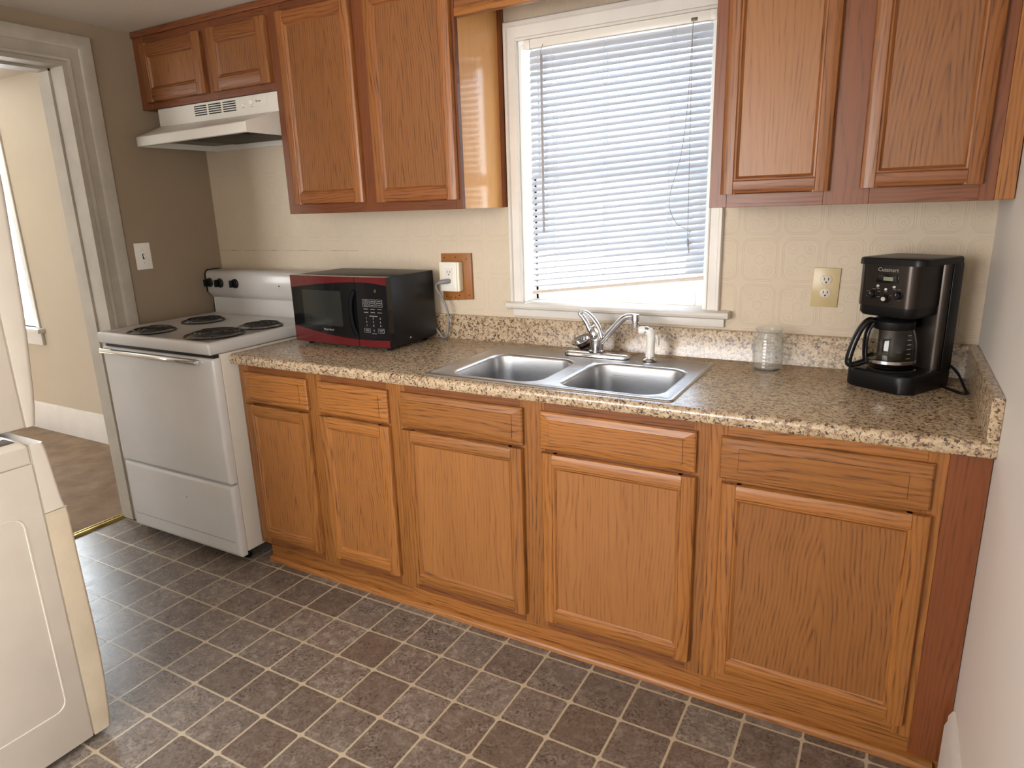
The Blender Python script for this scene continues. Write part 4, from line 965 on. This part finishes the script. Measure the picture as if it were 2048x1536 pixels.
b = text_bm('Cuisinart', .0085, .0003, tx); mk('lettering', b, 'print_dark', bn)

# ------------------------------------------------------------------ venetian blind
bl = thing('venetian_blind', 'white venetian blind with crooked bottom rail hanging in the kitchen window', 'blind', (2.16, .012, 1.11))
BX0, BX1 = 1.842, 2.502
b = new(); box(b, 1.850, 2.494, -.004, .034, 2.000, 2.028, .002); mk('headrail', b, 'white_plastic', bl)
for x0, x1 in ((1.826, 1.850), (2.494, 2.5155)):
    b = new(); box(b, x0, x1, -.008, .038, 1.998, 2.029, .002); mk('bracket', b, 'white_plastic', bl)
NS = 38
zl0, zr0 = 1.985, 1.985; zl1, zr1 = 1.150, 1.216
b = new(); ybl = .015
for k in range(NS):
    t_ = k / (NS - 1); zl = zl0 + (zl1 - zl0) * t_; zr = zr0 + (zr1 - zr0) * t_
    tilt = math.radians(64 if k < 3 else 46)                    # room edge down
    if k > 18: tilt = math.radians(43)
    n = 4; top, bot = [], []
    for i in range(n + 1):
        s_ = (i / n - .5) * .025; cam = .0022 * (1 - (2 * i / n - 1) ** 2)
        dy, dz = s_ * math.cos(tilt) - cam * math.sin(tilt), s_ * math.sin(tilt) + cam * math.cos(tilt)
        top.append((b.verts.new((BX0, ybl + dy, zl + dz)), b.verts.new((BX1, ybl + dy, zr + dz))))
        bot.append((b.verts.new((BX0, ybl + dy, zl + dz - .0006)), b.verts.new((BX1, ybl + dy, zr + dz - .0006))))
    for i in range(n):
        b.faces.new((top[i][0], top[i][1], top[i + 1][1], top[i + 1][0])); b.faces.new((bot[i][0], bot[i + 1][0], bot[i + 1][1], bot[i][1]))
    for i in (0, n): b.faces.new((top[i][0], top[i][1], bot[i][1], bot[i][0]))
    for e in (0, 1): b.faces.new([top[i][e] for i in range(n + 1)] + [bot[i][e] for i in range(n, -1, -1)])
mk('slats', b, 'slat', bl, ang=60)
b = new()
rl = Vector((BX0 - .004, ybl - .004, 1.119)); rrv = Vector((BX1 + .002, ybl - .004, 1.191))
d = (rrv - rl); ux = d.normalized(); uz = Vector((-ux.z, 0, ux.x)); uy = Vector((0, 1, 0))
rgs = []
for p in (rl, rrv): rgs.append([p + uy * a + uz * c for a, c in ((-.012, -.005), (-.012, .003), (-.009, .006), (.009, .006), (.012, .003), (.012, -.005), (.009, -.007), (-.009, -.007))])
loft(b, rgs, True, True); br = mk('bottom_rail', b, plain('beige_rail', (.60, .52, .45), .4), bl)
for lx in (1.937, 2.135, 2.372):
    b = new(); tt = (lx - BX0) / (BX1 - BX0); zb = 1.119 + .072 * tt
    for yy in (-.0005, .0305): tube(b, [(lx, yy, 2.0), (lx, yy, zb + .008)], .0007, 6)
    tube(b, [(lx + .008, .015, 2.0), (lx + .008, .015, zb + .006)], .0007, 6)
    mk('ladder_cord', b, 'cord_white', bl)
b = new(); tube(b, smooth_path([(1.902, -.004, 2.008), (1.903, -.012, 1.995), (1.899, -.016, 1.980), (1.902, -.016, 1.972)], 4), .0012, 6); tube(b, [(1.902, -.016, 1.972), (1.900, -.014, 1.352)], .0042, 6); mk('tilt_wand', b, 'wand', bl)
b = new()
tube(b, [(2.441, -.007, 2.008), (2.443, -.012, 1.800), (2.446, -.012, 1.560), (2.449, -.012, 1.345)], .0011, 6)
tube(b, smooth_path([(2.441, -.007, 2.006), (2.434, -.014, 1.76), (2.418, -.016, 1.600), (2.386, -.017, 1.480), (2.386, -.017, 1.425), (2.412, -.016, 1.375), (2.444, -.014, 1.358), (2.456, -.013, 1.348), (2.452, -.013, 1.336), (2.447, -.012, 1.338)], 6), .0011, 6)
tube(b, smooth_path([(2.449, -.012, 1.345), (2.450, -.012, 1.320), (2.452, -.012, 1.298), (2.456, -.013, 1.275)], 4), [.0012] * 4 + [.0045] * 4 + [.0020] * 4 + [.0008], 8)
mk('lift_cord', b, plain('grey_string', (.34, .33, .33), .7), bl)
b = new(); box(b, 2.434, 2.454, -.0065, -.003, 2.004, 2.014, .0008); mk('cord_lock', b, plain('cord_lock_metal', (.12, .08, .06), .4), bl)

# ------------------------------------------------------------------ stacked laundry centre
lc = thing('laundry_center', 'cream white stacked washer and dryer at the left edge by the doorway', 'washer dryer', (.82, -1.87, 0))
xf_, xd_ = 1.210, 1.092
yn = -2.25; ZW = .905
def strip(ys, z0, z1, prof, x0, x1, mat, name, parent, round_=.010):
    bm = new(); rings = []
    for z, ye in prof:
        if z < z0 - 1e-6 or z > z1 + 1e-6: continue
        ring = [(x0, ys + .002, z), (x1, ys + .002, z)]
        for k in range(6): a = k * PI / 2 / 5; ring.append((x1 - round_ + round_ * math.cos(a), ye - round_ + round_ * math.sin(a), z))
        ring.append((x0, ye, z)); rings.append(ring)
    loft(bm, rings, True, True); return mk(name, bm, mat, parent, ang=50)
b = new(); box(b, .46, xf_ - .006, yn, -1.530, .02, ZW - .008, .006); wb = mk('washer_body', b, 'enamel_warm', lc)
ys = -1.565
wp = [(.02, -1.516), (.065, -1.511), (.158, -1.505), (.236, -1.502), (.350, -1.5015), (.532, -1.504), (.580, -1.5044), (.689, -1.5046), (.710, -1.507), (.712, -1.5082), (.733, -1.5133), (.800, -1.5187), (.867, -1.5244), (.888, -1.5273), (.8995, -1.531)]
s = strip(ys, .02, .710, wp, .66, xf_, 'enamel_yellow', 'corner_strip', lc); s['label'] = 'yellowed lower corner strip'
s = strip(ys, .712, .8995, wp, .66, xf_ - .0015, 'enamel_warm', 'corner_cap', lc)
b = new(); box(b, xf_ - .02, xf_, yn, ys - .0018, .02, .852, .003); fp_ = mk('washer_front_panel', b, 'enamel_warm', lc)
b = new(); tube(b, [(xf_ - .0012, y, z) for y, z in rrect(yn + .06, ys - .050, .15, .725, .03, 5)], .0032, 6, closed=True); mk('embossed_line', b, 'enamel_warm', fp_)
b = new(); loft(b, [[(x, y, z) for x, y in rrect(.47, xf_, yn, ys - .0018, .006, 3)] for z in (.856, .898)] + [[(x, y, ZW + .001) for x, y in rrect(.476, xf_ - .010, yn + .006, ys - .006, .006, 3)], [(x, y, ZW + .005) for x, y in rrect(.485, xf_ - .022, yn + .014, ys - .010, .006, 3)]], True, True); wt = mk('washer_top', b, 'enamel_warm', lc)
b = new(); box(b, xd_ + .004, xf_ - .030, yn + .03, ys - .018, ZW + .0045, ZW + .0065, .0008); s = mk('lid', b, plain('dark_lid', (.05, .05, .055), .12), wt); s['label'] = 'dark glossy lid strip'
b = new(); box(b, .46, xd_ - .006, yn, -1.492, ZW + .0085, 1.89, .006); mk('dryer_body', b, 'enamel_warm', lc)
dp_ = [(.916, -1.4845), (.962, -1.476), (1.010, -1.470), (1.153, -1.457), (1.230, -1.4515), (1.526, -1.438), (1.89, -1.434)]
strip(-1.513, .916, 1.89, dp_, .66, xd_, 'enamel_warm', 'dryer_corner_strip', lc, .016)
b = new(); box(b, xd_ - .02, xd_, yn, -1.5148, .916, 1.89, .004); mk('dryer_front_panel', b, 'enamel_warm', lc)
for lx in (.52, 1.14):
    for ly in (yn + .05, -1.57):
        b = new(); lathe(b, [(.018, 0), (.018, .01), (.010, .013), (.010, .022)], (lx, ly, 0), seg=14); mk('leg', b, 'black', lc)

# ------------------------------------------------------------------ light
sc = bpy.context.scene
wd = bpy.data.worlds.new('daylight'); sc.world = wd; wd.use_nodes = True
t = wd.node_tree; t.nodes.clear()
o_ = t.nodes.new('ShaderNodeOutputWorld'); bgn = t.nodes.new('ShaderNodeBackground'); t.links.new(bgn.outputs[0], o_.inputs[0])
tc = t.nodes.new('ShaderNodeTexCoord'); sx = t.nodes.new('ShaderNodeSeparateXYZ'); t.links.new(tc.outputs['Generated'], sx.inputs[0])
rp = t.nodes.new('ShaderNodeValToRGB'); t.links.new(sx.outputs[2], rp.inputs[0])
rp.color_ramp.elements[0].position = 0; rp.color_ramp.elements[0].color = (.95, .98, 1, 1)
rp.color_ramp.elements[1].position = .6; rp.color_ramp.elements[1].color = (.62, .78, 1, 1)
t.links.new(rp.outputs[0], bgn.inputs[0]); bgn.inputs[1].default_value = 6.5
def area(name, loc, rot, sx_, sy_, power, col):
    l = bpy.data.lights.new(name, 'AREA'); l.shape = 'RECTANGLE'; l.size = sx_; l.size_y = sy_; l.energy = power; l.color = col
    o = bpy.data.objects.new(name, l); COL.objects.link(o); o.location = loc; o.rotation_euler = rot; return o
area('rear_fill_light', ((RX0 + RX1) / 2, -3.70, (RZ0 + RZ1) / 2), (PI / 2, 0, 0), RX1 - RX0, RZ1 - RZ0, 60, (1, .94, .87))  # fill from behind, placed in the added rear window
area('side_fill_light', (W + .10, (QY0 + QY1) / 2, (QZ0 + QZ1) / 2), (PI / 2, 0, PI / 2), QY1 - QY0, QZ1 - QZ0, 44, (1, .92, .82))  # fill from the right, placed in the added side window
area('next_room_daylight', ((AX0 + AX1) / 2, .11, (AZ0 + AZ1) / 2), (-PI / 2, 0, 0), .85, 1.3, 90, (.93, .97, 1))
area('next_room_fill_light', (-2.2, -3.87, 1.4), (PI / 2, 0, 0), 1.6, 1.4, 42, (1, .96, .90))  # added fill that brightens the window wall of the next room
sun = bpy.data.lights.new('sun', 'SUN'); sun.energy = 40; sun.angle = .01; sun.color = (1, .96, .9)
so_ = bpy.data.objects.new('sun', sun); COL.objects.link(so_); so_.rotation_euler = Vector((-.10, -.40, -.88)).to_track_quat('-Z', 'Y').to_euler()

# ------------------------------------------------------------------ camera
cam = bpy.data.cameras.new('camera'); co = bpy.data.objects.new('camera', cam); COL.objects.link(co)
yaw, pit, rol, f = .518633, .257655, -.0313128, 1340.298
cy, sy, cp_, sp2, cr, sr = math.cos(yaw), math.sin(yaw), math.cos(pit), math.sin(pit), math.cos(rol), math.sin(rol)
fw = Vector((-sy * cp_, cy * cp_, -sp2)); rt = Vector((cy, sy, 0)); up = rt.cross(fw)
r2 = rt * cr + up * sr; u2 = up * cr - rt * sr
m = Matrix((r2, u2, -fw)).transposed().to_4x4(); m.translation = (3.07546, -2.35621, 1.44726)
co.matrix_world = m
cam.sensor_fit = 'HORIZONTAL'; cam.sensor_width = 36; cam.lens = f / 2048 * 36; cam.clip_start = .05
sc.camera = co
sc.view_settings.view_transform = 'Standard'; sc.view_settings.look = 'None'; sc.view_settings.gamma = 1; sc.view_settings.use_curve_mapping = False
sc.view_settings.exposure = 0.0
sc.cycles.transparent_max_bounces = 32; sc.cycles.caustics_reflective = False; sc.cycles.caustics_refractive = False
